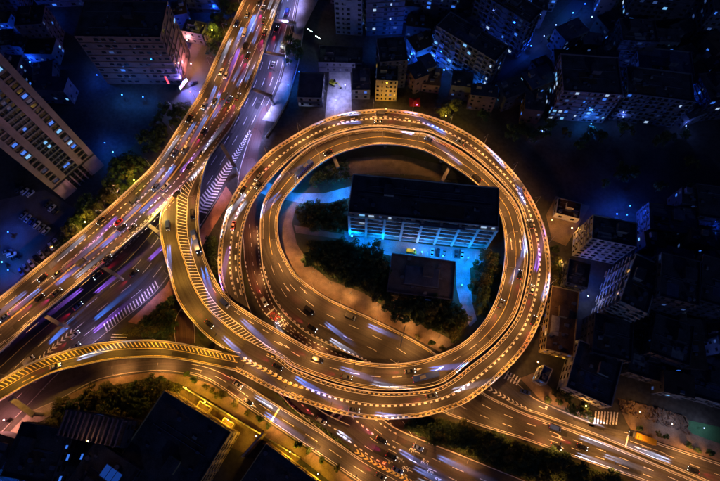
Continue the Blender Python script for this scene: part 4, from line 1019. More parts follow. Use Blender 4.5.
bus(P, P.near(424, 372, .1, .35), .62, 1, 'blue bus entering the loop beside the sign gantry', PAINTS['blue'], 'blue')
bus(P, P.near(198, 243, 0, .15), .22, 1, 'blue bus on the striped start of the inner ramp', PAINTS['blue'], 'blue')
def inside(x, y, poly):
    c = False; n = len(poly)
    for i in range(n):
        x0, y0 = poly[i]; x1, y1 = poly[(i + 1) % n]
        if (y0 > y) != (y1 > y) and x < (x1 - x0) * (y - y0) / (y1 - y0) + x0: c = not c
    return c
# ------------------------------------------------------------------ buildings
RB = random.Random(21)
PANE = {}
def pane(w, h, m):
    k = (round(w, 2), round(h, 2), m.name)
    if k not in PANE: PANE[k] = MB().box((0, 0, 0), (w, .14, h)).mesh('window', m)
    return PANE[k]
FRM = {}
def building(A_, B_, depth, h, label, name='apartment_block', wall=WALLG, roof=ROOFD, floors=None, bay=3.4, lit=.08, litc=('blue', 'cyan', 'white', 'dim'), single=False, bands=True, balcony=False, base=False, z0=0.0, group=None, roofstuff=3, winw=None, winh=1.5, sides=True, cat='building', seed=None):
    rr = random.Random(seed if seed is not None else hash((round(A_[0]), round(A_[1]), int(h))) % 9999)
    zz = 0.0 if base else h
    a, b = up(A_[0], A_[1], zz), up(B_[0], B_[1], zz)
    u = (b - a); u.z = 0; w = u.length; ang = math.atan2(u.y, u.x)
    t = thing(name, label, cat, (a.x, a.y, z0), ang, group); h = h - z0
    d = depth; th = .3
    wm = MB()
    wm.box((w / 2, th / 2, h / 2), (w, th, h)); wm.box((w / 2, d - th / 2, h / 2), (w, th, h))
    wm.box((th / 2, d / 2, h / 2), (th, d - 2 * th, h)); wm.box((w - th / 2, d / 2, h / 2), (th, d - 2 * th, h))
    wm.build('wall', wall, t)
    MB().box((w / 2, d / 2, h - .95), (w - 2 * th, d - 2 * th, .3)).build('roof', roof, t)
    floors = floors or max(1, int(h / 3.2)); fh = h / floors
    def facade(n, width, place, single_):
        nc = max(1, int(width / bay)); cw = width / nc; ww = winw or cw * .42
        joined = {}; acs = []; ctype = [rr.choice((0, 1, 1, 2, 2, 2)) if nc > 4 else 1 for _ in range(nc)]
        for i in range(floors):
            for k in range(nc):
                q = rr.random()
                m = WIN[rr.choice(litc + ('faint',))] if q < lit * (1.7 if base else 1.1) else GLASSD
                if rr.random() < .05 or ctype[k] == 0: continue
                if rr.random() < .16: acs.append(((k + .9) * cw, (i + .3) * fh))
                x = (k + .5) * cw; z = (i + .52) * fh
                loc, rz = place(x, z)
                if single_:
                    o = inst('window', pane(ww * (.7, .7, 1.35)[ctype[k]], winh, m), t, loc, rz)
                else:
                    j = joined.setdefault(m.name, (MB(), m))
                    j[0].box(loc, (ww * (.7, .7, 1.35)[ctype[k]], .14, winh), rz)
        for j, m in joined.values(): j.build('window', m, t, 'stuff')
        if acs:
            am = MB()
            for x, z in acs:
                loc, rz = place(x, z); am.box(loc, (.9, 1.0, .65), rz)
            am.build('air_conditioner', STEEL, t, 'stuff')
        if bands:
            bm = MB()
            for i in range(1, floors):
                loc, rz = place(width / 2, i * fh); bm.box(loc, (width, .5, .22), rz)
            if bm.f: bm.build('floor_band', wall, t, 'stuff')
        if balcony:
            for i in range(floors):
                for k in range(0, nc, 2):
                    loc, rz = place((k + .5) * cw, i * fh + .75); 
                    kk = ('balc', round(cw, 2), wall.name)
                    if kk not in PANE: PANE[kk] = MB().box((0, -.55, 0), (cw * .9, 1.1, .12)).box((0, -1.06, .45), (cw * .9, .08, .8)).mesh('balcony', wall)
                    inst('balcony', PANE[kk], t, loc, rz)
    facade(0, w, lambda x, z: ((x, -.03, z), 0), single)
    if sides:
        cx = (a.x + b.x) / 2
        facade(1, d, lambda x, z: ((-.03, x, z), R(-90)), single and cx > 0)
        facade(2, d, lambda x, z: ((w + .03, x, z), R(90)), single and cx < 0)
        facade(3, w, lambda x, z: ((x, d + .03, z), R(180)), False)
    if roofstuff:
        sw, sd = min(4.5, w * .3), min(5, d * .35)
        if w > 7 and d > 7:
            x, y = rr.uniform(sw, w - sw), d * .62
            MB().box((x, y, h + .5), (sw, sd, 2.8)).build('stair_hut', wall, t)
            MB().box((x, y, h + 1.95), (sw + .4, sd + .4, .16)).build('hut_roof', roof, t)
        for i in range(2):
            yy = d * rr.uniform(.15, .85); MB().box((w / 2, yy, h - .68), (w * rr.uniform(.5, .9), .25, .22)).build('roof_pipe', STEEL, t)
        for i in range(2 + int(w / 9)):
            MB().box((rr.uniform(1.2, w - 1.2), rr.uniform(1.2, d - 1.2), h - .45), (rr.uniform(.6, 2.2), rr.uniform(.6, 1.6), rr.uniform(.4, .9))).build('roof_box', rr.choice((STEEL, CONC, WALLG)), t)
        MB().box((w * rr.uniform(.25, .75), d * rr.uniform(.2, .5), h - .785), (w * .3, d * .3, .03)).build('roof_patch', rr.choice((ROOFG, ROOFB, CONC)), t)
        for i in range(roofstuff):
            if rr.random() < .5:
                MB().box((rr.uniform(1.5, w - 1.5), rr.uniform(1.5, d * .45), h - .35), (1.3, .9, .9)).build('air_conditioner', STEEL, t)
            else:
                x, y = rr.uniform(1.5, w - 1.5), rr.uniform(1.5, d * .45); r_ = min(.9, w * .1)
                MB().tube((x, y, h - .8), (x, y, h + .6), r_, r_, 10).build('water_tank', STEEL, t)
    t['_w'] = w
    return t, w, d, h
def roofparapet(t, w, d, h, m):
    pass

# --- long building inside the loop
tB, w, d, h = building((348, 212), (499, 227), 20, 25, 'long dark-roofed block with pale balcony rows inside the loop', 'long_block', WALLC, ROOFD, floors=6, bay=4.2, lit=.10, litc=('cyan', 'white'), single=False, bands=False, roofstuff=4, sides=True, seed=3)
nb_ = 8; bw_ = w / nb_
pm = MB().box((0, 0, 0), (1.1, 1.5, h - 1)).mesh('pier', WALLC); rm = MB().box((0, 0, 0), (bw_ - 1.2, 1.2, .85)).mesh('balcony_rail', WALLC)
for k in range(nb_ + 1):
    inst('pier', pm, tB, (min(max(k * bw_, .55), w - .55), -.75, (h - 1) / 2))
for i in range(6):
    for k in range(nb_): inst('balcony_rail', rm, tB, ((k + .5) * bw_, -.62, h / 6 * (i + .2) + .5))
MB().box((w * .63, -1.8, h * .94), (w * .30, 1.6, .35)).build('canopy', WALLG, tB)
MB().box((w / 2, d * .5, h - .5), (w * .9, 1.2, .5)).build('roof_ridge', ROOFD, tB)
# --- low hall
tH, w, d, h = building((387, 291), (453, 300), 19, 7, 'low dark-roofed hall south of the long building', 'low_hall', WALLG, ROOFH, floors=2, bay=4, lit=0.04, litc=('dim',), single=True, roofstuff=2, seed=5)
MB().box((w * .5, d * .5, h - .5), (w * .55, d * .5, .8), 0, .92).build('skylight', ROOFG, tH)
# --- tower at the left edge, podium in front
a, b = up(50, 188, 12), up(92, 152, 12)
u = (b - a).normalized(); wT = (b - a).length; hT = 92
tT = thing('tower', 'tall pink tower with vertical piers and window strips, cut by the edge', 'building', (a.x, a.y, 0), math.atan2(u.y, u.x))
MB().box((wT / 2, 11, hT / 2), (wT, 21.4, hT)).build('wall', WALLD, tT)
cuts = [0, .10, .24, .36, .64, .76, .90, 1.0]      # pier, strip, pier, wide strip, pier, strip, pier
for i in range(0, 7, 2):
    x0, x1 = cuts[i] * wT, cuts[i + 1] * wT
    wd = 1.3
    MB().box(((x0 + x1) / 2, -.35, (hT + 12) / 2), (x1 - x0, wd, hT - 12)).build('pier', WALLP, tT)
for (i, n, wd) in ((1, 1, .62), (3, 4, .20), (5, 1, .62)):
    x0, x1 = cuts[i] * wT, cuts[i + 1] * wT
    for fl in range(25):
        z = 13.5 + fl * 3.15
        for k in range(n):
            x = x0 + (x1 - x0) * (k + .5) / n
            q = RB.random(); m = WIN[RB.choice(('cyan', 'blue', 'dim', 'dim', 'blue'))] if q < (.32 if n == 1 else .08) else GLASSD
            inst('window', pane((x1 - x0) * wd if n == 1 else 1.5, 1.5, m), tT, (x, -.1, z))
        MB()
    bm = MB().box((0, 0, 0), (x1 - x0 - .04, .7 if n == 1 else .9, .9)).mesh('spandrel', WALLP if n == 1 else WALLG)
    for fl in range(26): inst('spandrel', bm, tT, ((x0 + x1) / 2, -.12 if n == 1 else -.2, 12 + fl * 3.15))
    if n == 4:
        fm = MB().box((0, 0, 0), (.25, .8, hT - 12)).mesh('mullion', WALLG)
        for k in range(1, 4): inst('mullion', fm, tT, (x0 + (x1 - x0) * k / 4, -.25, (hT + 12) / 2))
MB().box((wT / 2, -.2, 11.3), (wT - .02, .5, 1.3)).build('recess_band', DSTEEL, tT)
for x0, x1 in ((0, .28), (.72, 1)): MB().box(((x0 + x1) / 2 * wT, -.4, 5.3), ((x1 - x0) * wT, 1.2, 10.6)).build('base_pier', WALLP, tT)
for k in range(5):
    MB().box(((.30 + .1 * k) * wT, -.3, 5.3), (.7, .9, 10.6)).build('base_fin', WALLP, tT)
    for q in range(3): inst('window', pane(.07 * wT, 2.2, GLASSD), tT, ((.35 + .1 * min(k, 3)) * wT, -.1, 2.2 + q * 3.3)) if k < 4 else None
for k in (.25, .75):  # added fill lamps that brighten the tower front
    fl = thing('fill_lamp', ('first' if k < .5 else 'second') + ' added pink fill lamp lighting the front of the tall tower', 'fill_lamp', tT.matrix_basis @ Vector((wT * k, -26, .1)), math.atan2(u.y, u.x))
    MB().box((0, 0, .2), (.5, .5, .4)).build('base', DSTEEL, fl); MB().box((0, .1, .65), (.9, .3, .5), 0, .9).build('lamp_head', DSTEEL, fl); MB().box((0, .27, .66), (.75, .05, .36)).build('lens', G_PINK, fl)
    L = bpy.data.objects.new('lamp_light', lightdata('floodlight_beam', 'SPOT', (1, .44, .56), 26000, 100, 1.0)); col.objects.link(L); L.parent = fl; L.location = (0, .6, .9); L.rotation_euler = (R(142), 0, 0)
# --- upper left office block
tO2, w, d, h = building((74, 36), (160, 37), 24, 36, 'dark-roofed office block with banded floors and a lit street corner', 'office_block', WALLB, ROOFD, floors=8, bay=3.6, lit=.08, litc=('cyan', 'dim', 'blue'), single=True, bands=True, roofstuff=5, seed=10)
sg = thing('shop_sign', 'tall blue-white lit shop sign at the foot of the office block', 'sign', up(183, 84, 3)); sg.rotation_euler = (0, 0, R(62))
MB().box((0, 0, 0), (7.5, .35, 3.2)).build('sign_box', DSTEEL, sg)
for i in range(5): MB().box((-2.9 + i * 1.45, -.21, 0), (1.0, .08, 2.3)).build('sign_panel', G_SIGN if i % 2 == 0 else G_PINK, sg)
sr = thing('wall_sign', 'red lit vertical sign on the office block facade', 'sign', up(167, 80, 9)); sr.rotation_euler = (0, R(0), 0)
MB().box((0, 0, 0), (1.3, .3, 6.5)).build('sign_box', DSTEEL, sr)
for i in range(4): MB().box((0, -.2, -2.4 + i * 1.6), (.85, .08, 1.1)).build('sign_character', G_RED, sr)
# --- east of the loop
building((592, 238), (637, 247), 12, 23, 'cream apartment block with its orange-lit end wall to the loop', 'apartment_block', WALLC, ROOFD, floors=7, bay=3, lit=.03, litc=('dim',), single=True, balcony=False, seed=11)
building((620, 301), (648, 314), 24, 27, 'apartment block with white framed windows facing the loop', 'apartment_block', WALLC, ROOFD, floors=8, bay=3.2, lit=.02, litc=('dim', 'warm'), single=True, balcony=True, seed=12)
building((545, 349), (574, 356), 30, 9, 'long low workshop with brown roof hugging the loop', 'workshop', WALLY, ROOFB, floors=3, bay=3, lit=.15, litc=('gold', 'warm'), single=True, seed=13)
building((566, 387), (612, 407), 22, 11, 'dark-roofed corner house above the zebra crossing', 'corner_house', WALLC, ROOFD, floors=3, bay=3.2, lit=.04, litc=('warm',), single=True, seed=14)
building((538, 379), (547, 384), 7, 9, 'small blue-lit house squeezed under the loop edge', 'small_house', WALLC, ROOFG, floors=3, bay=2.4, lit=.35, litc=('cyan', 'warm'), single=True, seed=15)
building((566, 282), (588, 288), 12, 12, 'narrow grey house between cream block and workshop', 'small_house', WALLG, ROOFD, floors=4, bay=2.8, lit=.03, litc=('dim',), seed=16)
building((556, 213), (580, 219), 9, 5, 'low sandy shed beside the loop with flat roof', 'shed', WALLC, ROOFB, floors=1, bay=4, lit=.1, litc=('cyan',), seed=17)
building((660, 296), (700, 306), 20, 32, 'dark slab block with dim blue windows east of the white framed block', 'apartment_block', WALLD, ROOFD, floors=10, lit=.05, litc=('dim', 'blue'), seed=18)
building((650, 352), (690, 366), 18, 16, 'dark house block above the dug-over ground', 'apartment_block', WALLD, ROOFD, floors=5, lit=.03, litc=('dim', 'blue'), seed=19)
building((700, 300), (760, 318), 22, 24, 'dark block cut by the east edge beside the white-lit lane', 'apartment_block', WALLD, ROOFD, floors=7, lit=.05, litc=('dim', 'blue', 'white'), seed=20)
building((690, 395), (750, 412), 16, 9, 'low dark shed row north of the green court', 'shed', WALLD, ROOFD, floors=2, lit=.03, litc=('dim',), seed=21)
building((628, 372), (668, 384), 16, 8, 'low dark house behind the dug-over ground', 'small_house', WALLD, ROOFD, floors=2, lit=.03, litc=('dim',), seed=22)
building((592, 352), (632, 362), 18, 14, 'dark house north of the corner house', 'small_house', WALLD, ROOFD, floors=4, lit=.02, litc=('dim',), seed=23)
building((650, 228), (700, 236), 14, 12, 'dark terrace south of the dim blue lane', 'terrace_block', WALLD, ROOFG, floors=4, lit=.06, litc=('blue', 'dim'), seed=24)
building((700, 216), (770, 226), 18, 14, 'dark terrace at the east edge above the dim blue lane', 'terrace_block', WALLD, ROOFD, floors=4, lit=.05, litc=('blue', 'dim'), seed=25)
# --- north
building((336, 34), (362, 36), 18, 62, 'dark tower with vertical strips at the top edge, nearest the avenue', 'tower', WALLG, ROOFD, floors=18, bay=2.8, lit=.05, litc=('dim', 'blue'), base=True, bands=False, seed=30)
building((366, 36), (402, 34), 18, 58, 'tower with cold white windows at the top edge', 'tower', WALLD, ROOFD, floors=17, bay=2.8, lit=.16, litc=('white', 'blue', 'dim'), base=True, seed=31)
building((318, 62), (362, 63), 12, 8, 'low dark block with two white tube lights on its roof', 'low_block', WALLD, ROOFD, floors=2, lit=.05, litc=('dim',), roofstuff=2, seed=32)
building((297, 97), (322, 98), 17, 8, 'blue-grey sheet roofed shed beside the works yard', 'shed', WALLG, ROOFG, floors=2, lit=.1, litc=('blue',), single=True, roofstuff=0, seed=33)
building((352, 90), (370, 90), 15, 8, 'small dark blue roofed shed between works yard and ochre house', 'shed', WALLG, ROOFG, floors=2, lit=.1, litc=('blue',), roofstuff=1, seed=34)
building((376, 80), (398, 81), 12, 17, 'ochre house front lit bright yellow just above the loop', 'house', WALLY, ROOFB, floors=5, bay=2.2, lit=.12, litc=('gold',), single=True, bands=False, roofstuff=2, seed=35)
building((380, 62), (408, 60), 16, 22, 'dark block directly behind the ochre house', 'apartment_block', WALLD, ROOFD, floors=7, lit=.05, litc=('blue', 'dim'), seed=36)
building((430, 60), (484, 94), 13, 26, 'slab block with slanting balcony rows north of the lit tree', 'apartment_block', WALLG, ROOFD, floors=8, bay=3.2, lit=.10, litc=('blue', 'cyan', 'white', 'dim'), base=True, balcony=True, seed=37)
building((468, 28), (516, 58), 13, 26, 'slab block behind the slanting one, along the blue-lit street', 'apartment_block', WALLG, ROOFD, floors=8, bay=3.2, lit=.08, litc=('blue', 'white', 'dim'), base=True, balcony=True, seed=38)
building((412, 20), (452, 26), 14, 28, 'block with many blue windows above the dark courtyard', 'apartment_block', WALLG, ROOFD, floors=9, bay=3.2, lit=.15, litc=('blue', 'cyan', 'dim'), base=True, balcony=True, seed=39)
building((547, 119), (602, 123), 24, 24, 'dark square block with brownish facade and many white windows', 'apartment_block', WALLP, ROOFD, floors=8, bay=2.8, lit=.16, litc=('blue', 'cyan', 'white', 'dim'), single=True, base=True, seed=40)
building((608, 119), (670, 127), 18, 22, 'grid-fronted block east of the brownish block', 'apartment_block', WALLG, ROOFD, floors=7, bay=3, lit=.06, litc=('blue', 'dim', 'white'), single=True, base=True, balcony=True, seed=41)
building((640, 78), (696, 84), 22, 14, 'low block with blue lights along its roof edges', 'apartment_block', WALLG, ROOFG, floors=4, lit=.2, litc=('blue', 'cyan', 'dim'), seed=42)
building((505, 8), (552, 12), 16, 24, 'dark block at the top edge beside the blue-lit street', 'apartment_block', WALLG, ROOFD, floors=8, lit=.1, litc=('blue', 'dim', 'white'), base=True, seed=43)
building((690, 122), (750, 116), 18, 18, 'dark block cut by the edge, east of the grid-fronted block', 'apartment_block', WALLD, ROOFD, floors=6, lit=.07, litc=('blue', 'dim', 'white'), base=True, seed=44)
building((606, 66), (640, 68), 16, 20, 'narrow dark block between brownish block and low blue-lit block', 'apartment_block', WALLD, ROOFD, floors=6, lit=.06, litc=('blue', 'dim'), base=True, seed=45)
FILL = [((620, 20), (676, 26), 18, 26, 'third row'), ((690, 40), (750, 46), 18, 22, ''), ((560, -12), (572, -10), 10, 20, ''), ((690, -8), (760, -4), 20, 30, ''), ((612, -30), (668, -26), 18, 34, ''), ((452, -10), (496, -6), 16, 34, ''), ((404, -24), (444, -22), 16, 40, '')]
NM = ['dark block with scattered blue windows, centre of the far north quarter', 'dark block at the east edge of the far north quarter', 'small dark block at the head of the blue-lit street', 'dark block in the top east corner', 'dark block on the top edge, west of the corner block', 'dark block on the top edge, east of the balcony blocks', 'dark block on the top edge beside the white-windowed tower']
for (a_, b_, dp, hh, _), lb in zip(FILL, NM):
    building(a_, b_, dp, hh, lb, wall=RB.choice((WALLD, WALLG)), lit=.10, litc=('blue', 'dim', 'white', 'cyan'), base=True, seed=int(a_[0]))
# --- north west
NW = [((0, 20), (30, 18), 14, 24, 'dark block with cyan light in the top west corner'), ((36, 52), (62, 50), 14, 20, 'dark block between the corner block and the office block'), ((0, 62), (24, 60), 12, 12, 'low dark block just above the tall tower'), ((95, 0), (150, 2), 16, 26, 'dark block at the top edge behind the office block'), ((182, 12), (222, 14), 12, 14, 'dark low houses between the alley and the expressway, top edge'), ((186, 42), (206, 46), 9, 9, 'small brown house beside the alley'), ((40, 8), (85, 6), 14, 22, 'dark block at the top edge west of the office block')]
for a_, b_, dp, hh, lb in NW: building(a_, b_, dp, hh, lb, wall=WALLD, lit=.05, litc=('blue', 'dim'), base=True, seed=int(a_[0] + 500))
# --- south west
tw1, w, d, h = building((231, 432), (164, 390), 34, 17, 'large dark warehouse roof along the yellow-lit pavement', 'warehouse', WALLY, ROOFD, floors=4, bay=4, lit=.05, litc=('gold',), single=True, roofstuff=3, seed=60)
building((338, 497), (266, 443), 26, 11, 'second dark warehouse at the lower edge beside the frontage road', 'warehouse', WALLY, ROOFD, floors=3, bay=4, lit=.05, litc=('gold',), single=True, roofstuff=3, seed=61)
building((140, 470), (96, 440), 22, 20, 'dark block with bluish edge in the lower corner', 'apartment_block', WALLD, ROOFD, floors=6, lit=.05, litc=('blue', 'dim'), seed=62)
tp_, w, d, h = building((58, 436), (120, 448), 10, 24, 'dark house with brown slatted roof pergola above the garden', 'house', WALLD, ROOFD, floors=7, lit=.03, litc=('dim',), roofstuff=0, seed=63)
for i in range(13):
    MB().box((1.2 + i * (w - 2.4) / 12, d * .5, h + 2.4), (.55, d * .95, .3)).build('pergola_slat', WALLP, tp_)
for x in (.6, w - .6):
    for y in (.6, d - .6): MB().box((x, y, h + 1.1), (.3, .3, 2.3)).build('pergola_post', WALLP, tp_)
globe_lamp(88, 441, 'orange', 'added orange globe lamp lighting the slatted pergola on the roof', 'globe lamps', h=5.0, z=24.0, light=lightdata('roof_orange', 'POINT', (1, .5, .2), 260))  # lamp added to bring the dark pergola out
building((0, 476), (50, 486), 20, 18, 'dark block in the bottom west corner', 'apartment_block', WALLD, ROOFD, floors=5, lit=.06, litc=('blue', 'dim'), seed=64)
building((60, 424), (80, 418), 7, 6, 'small brown hipped house in the southern garden', 'garden_house', WALLP, ROOFB, floors=2, lit=0, roofstuff=0, seed=65)
rl = thing('roof_light', 'blue glowing skylight panel on the dark roof at the lower edge', 'skylight', up(111, 475, 20.4), R(-30))
MB().box((0, 0, 0), (8, 5, .3)).build('panel_frame', STEEL, rl)
for i in range(3): MB().box((-2.6 + i * 2.6, 0, .2), (2.3, 4.4, .12)).build('panel_pane', WIN['skylight'], rl)
# yellow-lit cross wall between the warehouses
a, b = up(263, 433, 9), up(242, 457, 9); c = (a + b) / 2; u = b - a
wl_ = thing('wall', 'yellow-lit cross wall between the two dark warehouses', 'wall', (c.x, c.y, 0), math.atan2(u.y, u.x)); wl_['kind'] = 'thing'
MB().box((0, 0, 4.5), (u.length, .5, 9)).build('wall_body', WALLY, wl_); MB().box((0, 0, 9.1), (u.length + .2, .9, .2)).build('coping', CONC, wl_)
# yellow-lit retaining wall along the pavement
a, b = up(183, 387, 2.2), up(300, 458, 2.2); c = (a + b) / 2; u = b - a
rw = thing('garden_wall', 'long yellow-lit boundary wall behind the tree-lined pavement', 'wall', (c.x, c.y, 0), math.atan2(u.y, u.x)); rw['kind'] = 'thing'
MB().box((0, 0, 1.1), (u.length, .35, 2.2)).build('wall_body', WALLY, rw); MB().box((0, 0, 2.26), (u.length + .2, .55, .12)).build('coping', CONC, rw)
for i in range(14): MB().box((-u.length / 2 + (i + .5) * u.length / 14, 0, 1.25), (.6, .6, 2.5)).build('wall_post', WALLY, rw)
bp_ = resample([up(x, y, 0) for x, y in ((304, 28), (299, 62), (288, 102), (276, 124), (266, 138))], 5.0)
bwl = thing('boundary_wall', 'low concrete wall behind the pale avenue pavement', 'wall'); bwl['kind'] = 'thing'
for q, p in zip(bp_, bp_[1:]):
    v = p - q; MB().box(((p.x + q.x) / 2, (p.y + q.y) / 2, .9), (v.length - .3, .3, 1.8), math.atan2(v.y, v.x)).build('wall_panel', CONC, bwl)
    MB().box((p.x, p.y, 1.0), (.5, .5, 2.0), math.atan2(v.y, v.x)).build('wall_post', CONC, bwl)
# --- small houses packing the dark quarters
RH = random.Random(33)
BOX = []
def taken(x, y, r): return any((x - a) ** 2 + (y - b) ** 2 < (r + c) ** 2 for a, b, c in BOX)
for o_ in bpy.data.objects:
    if o_.parent is None and o_.get('category') == 'building':
        w_ = o_['_w'] if '_w' in o_.keys() else 30; c_ = o_.matrix_basis @ Vector((w_ / 2, 9, 0)); BOX.append((c_.x, c_.y, min(13, w_ * .42)))
ROWS = [('far northern quarter', [(330, -25), (735, -25), (735, 126), (480, 118), (470, 96), (410, 90), (404, 0), (330, 0)], 60, (-.12, .45)),
        ('dark eastern quarter', [(650, 205), (735, 212), (735, 410), (690, 404), (620, 372), (596, 330), (640, 260)], 20, (-.25, -.1)),
        ('north-western quarter', [(-15, -20), (235, -20), (200, 30), (190, 30), (150, -10), (75, 25), (75, 110), (60, 120), (-15, 40)], 14, (-.05, .2)),
        ('lower western corner', [(-60, 452), (60, 440), (140, 460), (150, 520), (-60, 520)], 5, (-.3,))]
for qn, poly, n, rots in ROWS:
    got = []; tries = 0; xs = [p[0] for p in poly]; ys = [p[1] for p in poly]
    while len(got) < n and tries < 12000:
        tries += 1; x, y = RH.uniform(min(xs), max(xs)), RH.uniform(min(ys), max(ys))
        if not inside(x, y, poly): continue
        p = up(x, y, 0); W_, D_, H_ = RH.uniform(8, 17), RH.uniform(7, 12), RH.uniform(5, 15)
        if taken(p.x, p.y, W_ * .46): continue
        st = [(590, -10), (555, 30), (510, 66), (468, 96)]
        if min(abs((x - a[0]) * (b[1] - a[1]) - (y - a[1]) * (b[0] - a[0])) / math.hypot(b[0] - a[0], b[1] - a[1]) for a, b in zip(st, st[1:])) < 13 and 460 < x < 600 and y < 100: continue
        BOX.append((p.x, p.y, W_ * .44)); got.append((x, y, p, W_, D_, H_, RH.choice(rots) + RH.uniform(-.05, .05)))
    got.sort(key=lambda q: q[0])
    for i, (x, y, p, W_, D_, H_, rot) in enumerate(got):
        t = thing('house', 'small {} house, {} from the west in the {}'.format(RH.choice(('dark', 'dim grey', 'dim')), ordinal(i + 1), qn), 'house', (p.x, p.y, 0), rot, 'houses of the ' + qn)
        MB().box((0, 0, H_ / 2), (W_, D_, H_)).build('wall', RH.choice((WALLG, WALLD, WALLB)), t)
        rf = MB().box((0, 0, H_ + .12), (W_ + .5, D_ + .5, .24)).build('roof', RH.choice((ROOFD, ROOFG, ROOFB, ROOFD)), t)
        if RH.random() < .6: MB().box((RH.uniform(-.3, .3) * W_, .2 * D_, H_ + 1.3), (2.6, 2.6, 2.2)).build('stair_hut', WALLG, t)
        for k in range(RH.randint(1, 3)): MB().box((RH.uniform(-.4, .4) * W_, RH.uniform(-.4, .05) * D_, H_ + .65), (RH.uniform(.8, 2.4), RH.uniform(.8, 1.6), .8)).build('roof_box', STEEL, t)
        jn = {}
        for s_, wd, yy in ((0, W_, -D_ / 2), (1, D_, W_ / 2), (2, D_, -W_ / 2)):
            for f_ in range(max(1, int(H_ / 3.1))):
                for k in range(int(wd / 3)):
                    if RH.random() < .25: continue
                    m = WIN[RH.choice(('blue', 'dim', 'faint', 'cyan', 'faint'))] if RH.random() < .22 else GLASSD
                    a_ = -wd / 2 + (k + .5) * wd / int(wd / 3); z_ = 1.6 + f_ * 3.1
                    jn.setdefault(m.name, (MB(), m))[0].box((a_, yy - .03, z_) if s_ == 0 else (yy + (.03 if s_ == 1 else -.03), a_, z_), (1.3, .14, 1.3) if s_ == 0 else (.14, 1.3, 1.3))
        for j, m in jn.values(): j.build('window', m, t, 'stuff')
for k, (a_, b_) in enumerate((((213, 408), (202, 401)), ((236, 424), (226, 417.5)), ((287, 457), (276, 450)))):
    building(a_, b_, 3.2, 3.2, '{} small lean-to shed along the yellow-lit boundary wall'.format(ordinal(k + 1)), 'lean_to', WALLY, ROOFB, floors=1, bay=2.4, lit=.3, litc=('gold',), base=True, roofstuff=0, seed=90 + k, sides=False)
# canopies, tubes, red tent, fence, sign gantry, excavator
for k, (x, y) in enumerate(((310, 31), (318, 38))):
    t = thing('tube_light', ['upper', 'lower'][k] + ' of the two white tube lights on the low dark block', 'lamp', up(x, y, 9), R(-40))
    MB().box((0, 0, .25), (3.6, .4, .3)).build('housing', DSTEEL, t); MB().tube((-1.75, 0, .48), (1.75, 0, .48), .16, .16, 8).build('tube', G_TUBE, t)
    L = bpy.data.objects.new('lamp_light', lightdata('tube_lamp', 'POINT', (.7, 1, .95), 300)); col.objects.link(L); L.parent = t; L.location = (0, 0, 1.2)
t = thing('canopy_tent', 'red canvas canopy at the foot of the dark block by the loop', 'canopy', up(415, 101, 4))
bt = MB(); 
for q in ((0, 1), (1, 2), (2, 3), (3, 0)):
    c4 = [(-3, -3, -1), (3, -3, -1), (3, 3, -1), (-3, 3, -1)]; bt.face((c4[q[0]], c4[q[1]], (0, 0, .8)))
bt.build('canvas', REDROOF, t)
for x in (-2.9, 2.9):
    for y in (-2.9, 2.9): MB().tube((x, y, -4), (x, y, -1), .06, .06, 6).build('post', DSTEEL, t)
globe_lamp(417, 105, 'pinkl', 'reddish globe lamp beside the red canvas canopy', 'globe lamps', light=lightdata('red_small', 'POINT', (1, .1, .06), 150))
t = thing('sign_gantry', 'cantilever sign gantry over the descending road inside the loop', 'road sign', up(404, 329, 0))
a = up(404, 326, 8) - up(404, 329, 0); 
MB().tube((0, 0, 0), (0, 0, 7.6), .22, .16, 8).build('post', DSTEEL, t)
MB().tube((0, 0, 7), (-2.4, -9.0, 7.2), .14, .10, 8).build('arm', DSTEEL, t)
MB().box((-1.7, -6.3, 7.0), (.18, 6.2, 2.8), R(-15)).build('sign_panel', mat('sign_blue', (.02, .06, .20), .5), t)
t = thing('excavator', 'yellow-green excavator standing in the white-lit works yard', 'excavator', up(333, 84, .1), R(-35))
EXC = paint('excavator_yellow', (.60, .62, .05))
for y in (-1.1, 1.1): MB().box((0, y, .45), (3.8, .6, .9), 0, .92).build('track', TYRE, t)
MB().box((-.3, 0, 1.5), (3.2, 2.4, 1.1), 0, .95).build('body', EXC, t); MB().box((.7, .7, 2.3), (1.3, 1.0, 1.5), 0, .85).build('cab', CARGLASS, t)
MB().tube((1.0, -.3, 1.7), (3.6, -.3, 4.2), .26, .2, 6).build('boom', EXC, t); MB().tube((3.6, -.3, 4.2), (5.6, -.3, 1.6), .2, .15, 6).build('stick', EXC, t); MB().box((5.6, -.3, 1.1), (.9, 1.1, .9), 0, .6).build('bucket', DSTEEL, t)
for i, x in enumerate((432, 438, 444, 456, 462)):
    vehicle('car', '{} parked saloon car, {} from the yellow van before the long building'.format(('white', 'black', 'silver', 'grey', 'white')[i], ordinal(i + 1)), up(x, 252.5 + (x - 432) * .07, .08), R(82), 0, 'sedan', ('white', 'black', 'silver', 'grey', 'white')[i], False, group='cars parked on the forecourt')
for i in range(9):
    p = up(428 + i * 6, 251.2 + i * .4, .075); q_ = up(427.4 + i * 6, 256 + i * .4, .075); v = Vector((.07, 0, 0))
    o = flat('parking_line', WHITE, None, [p - v, p + v, q_ + v, q_ - v]); o['kind'] = 'structure'
ft = thing('fence', 'pale post and rail fence along the embankment behind the long building', 'fence')
fp = resample([up(x, y, 0) for x, y in ((318, 176), (345, 179), (380, 174), (420, 176), (455, 183), (470, 190))], 2.6)
for i, p in enumerate(fp):
    MB().box((p.x, p.y, .65), (.12, .12, 1.3)).build('post', STEEL, ft)
    if i:
        q = fp[i - 1]; v = p - q; MB().box(((p.x + q.x) / 2, (p.y + q.y) / 2, 1.15), (v.length - .14, .07, .1), math.atan2(v.y, v.x)).build('rail', STEEL, ft)

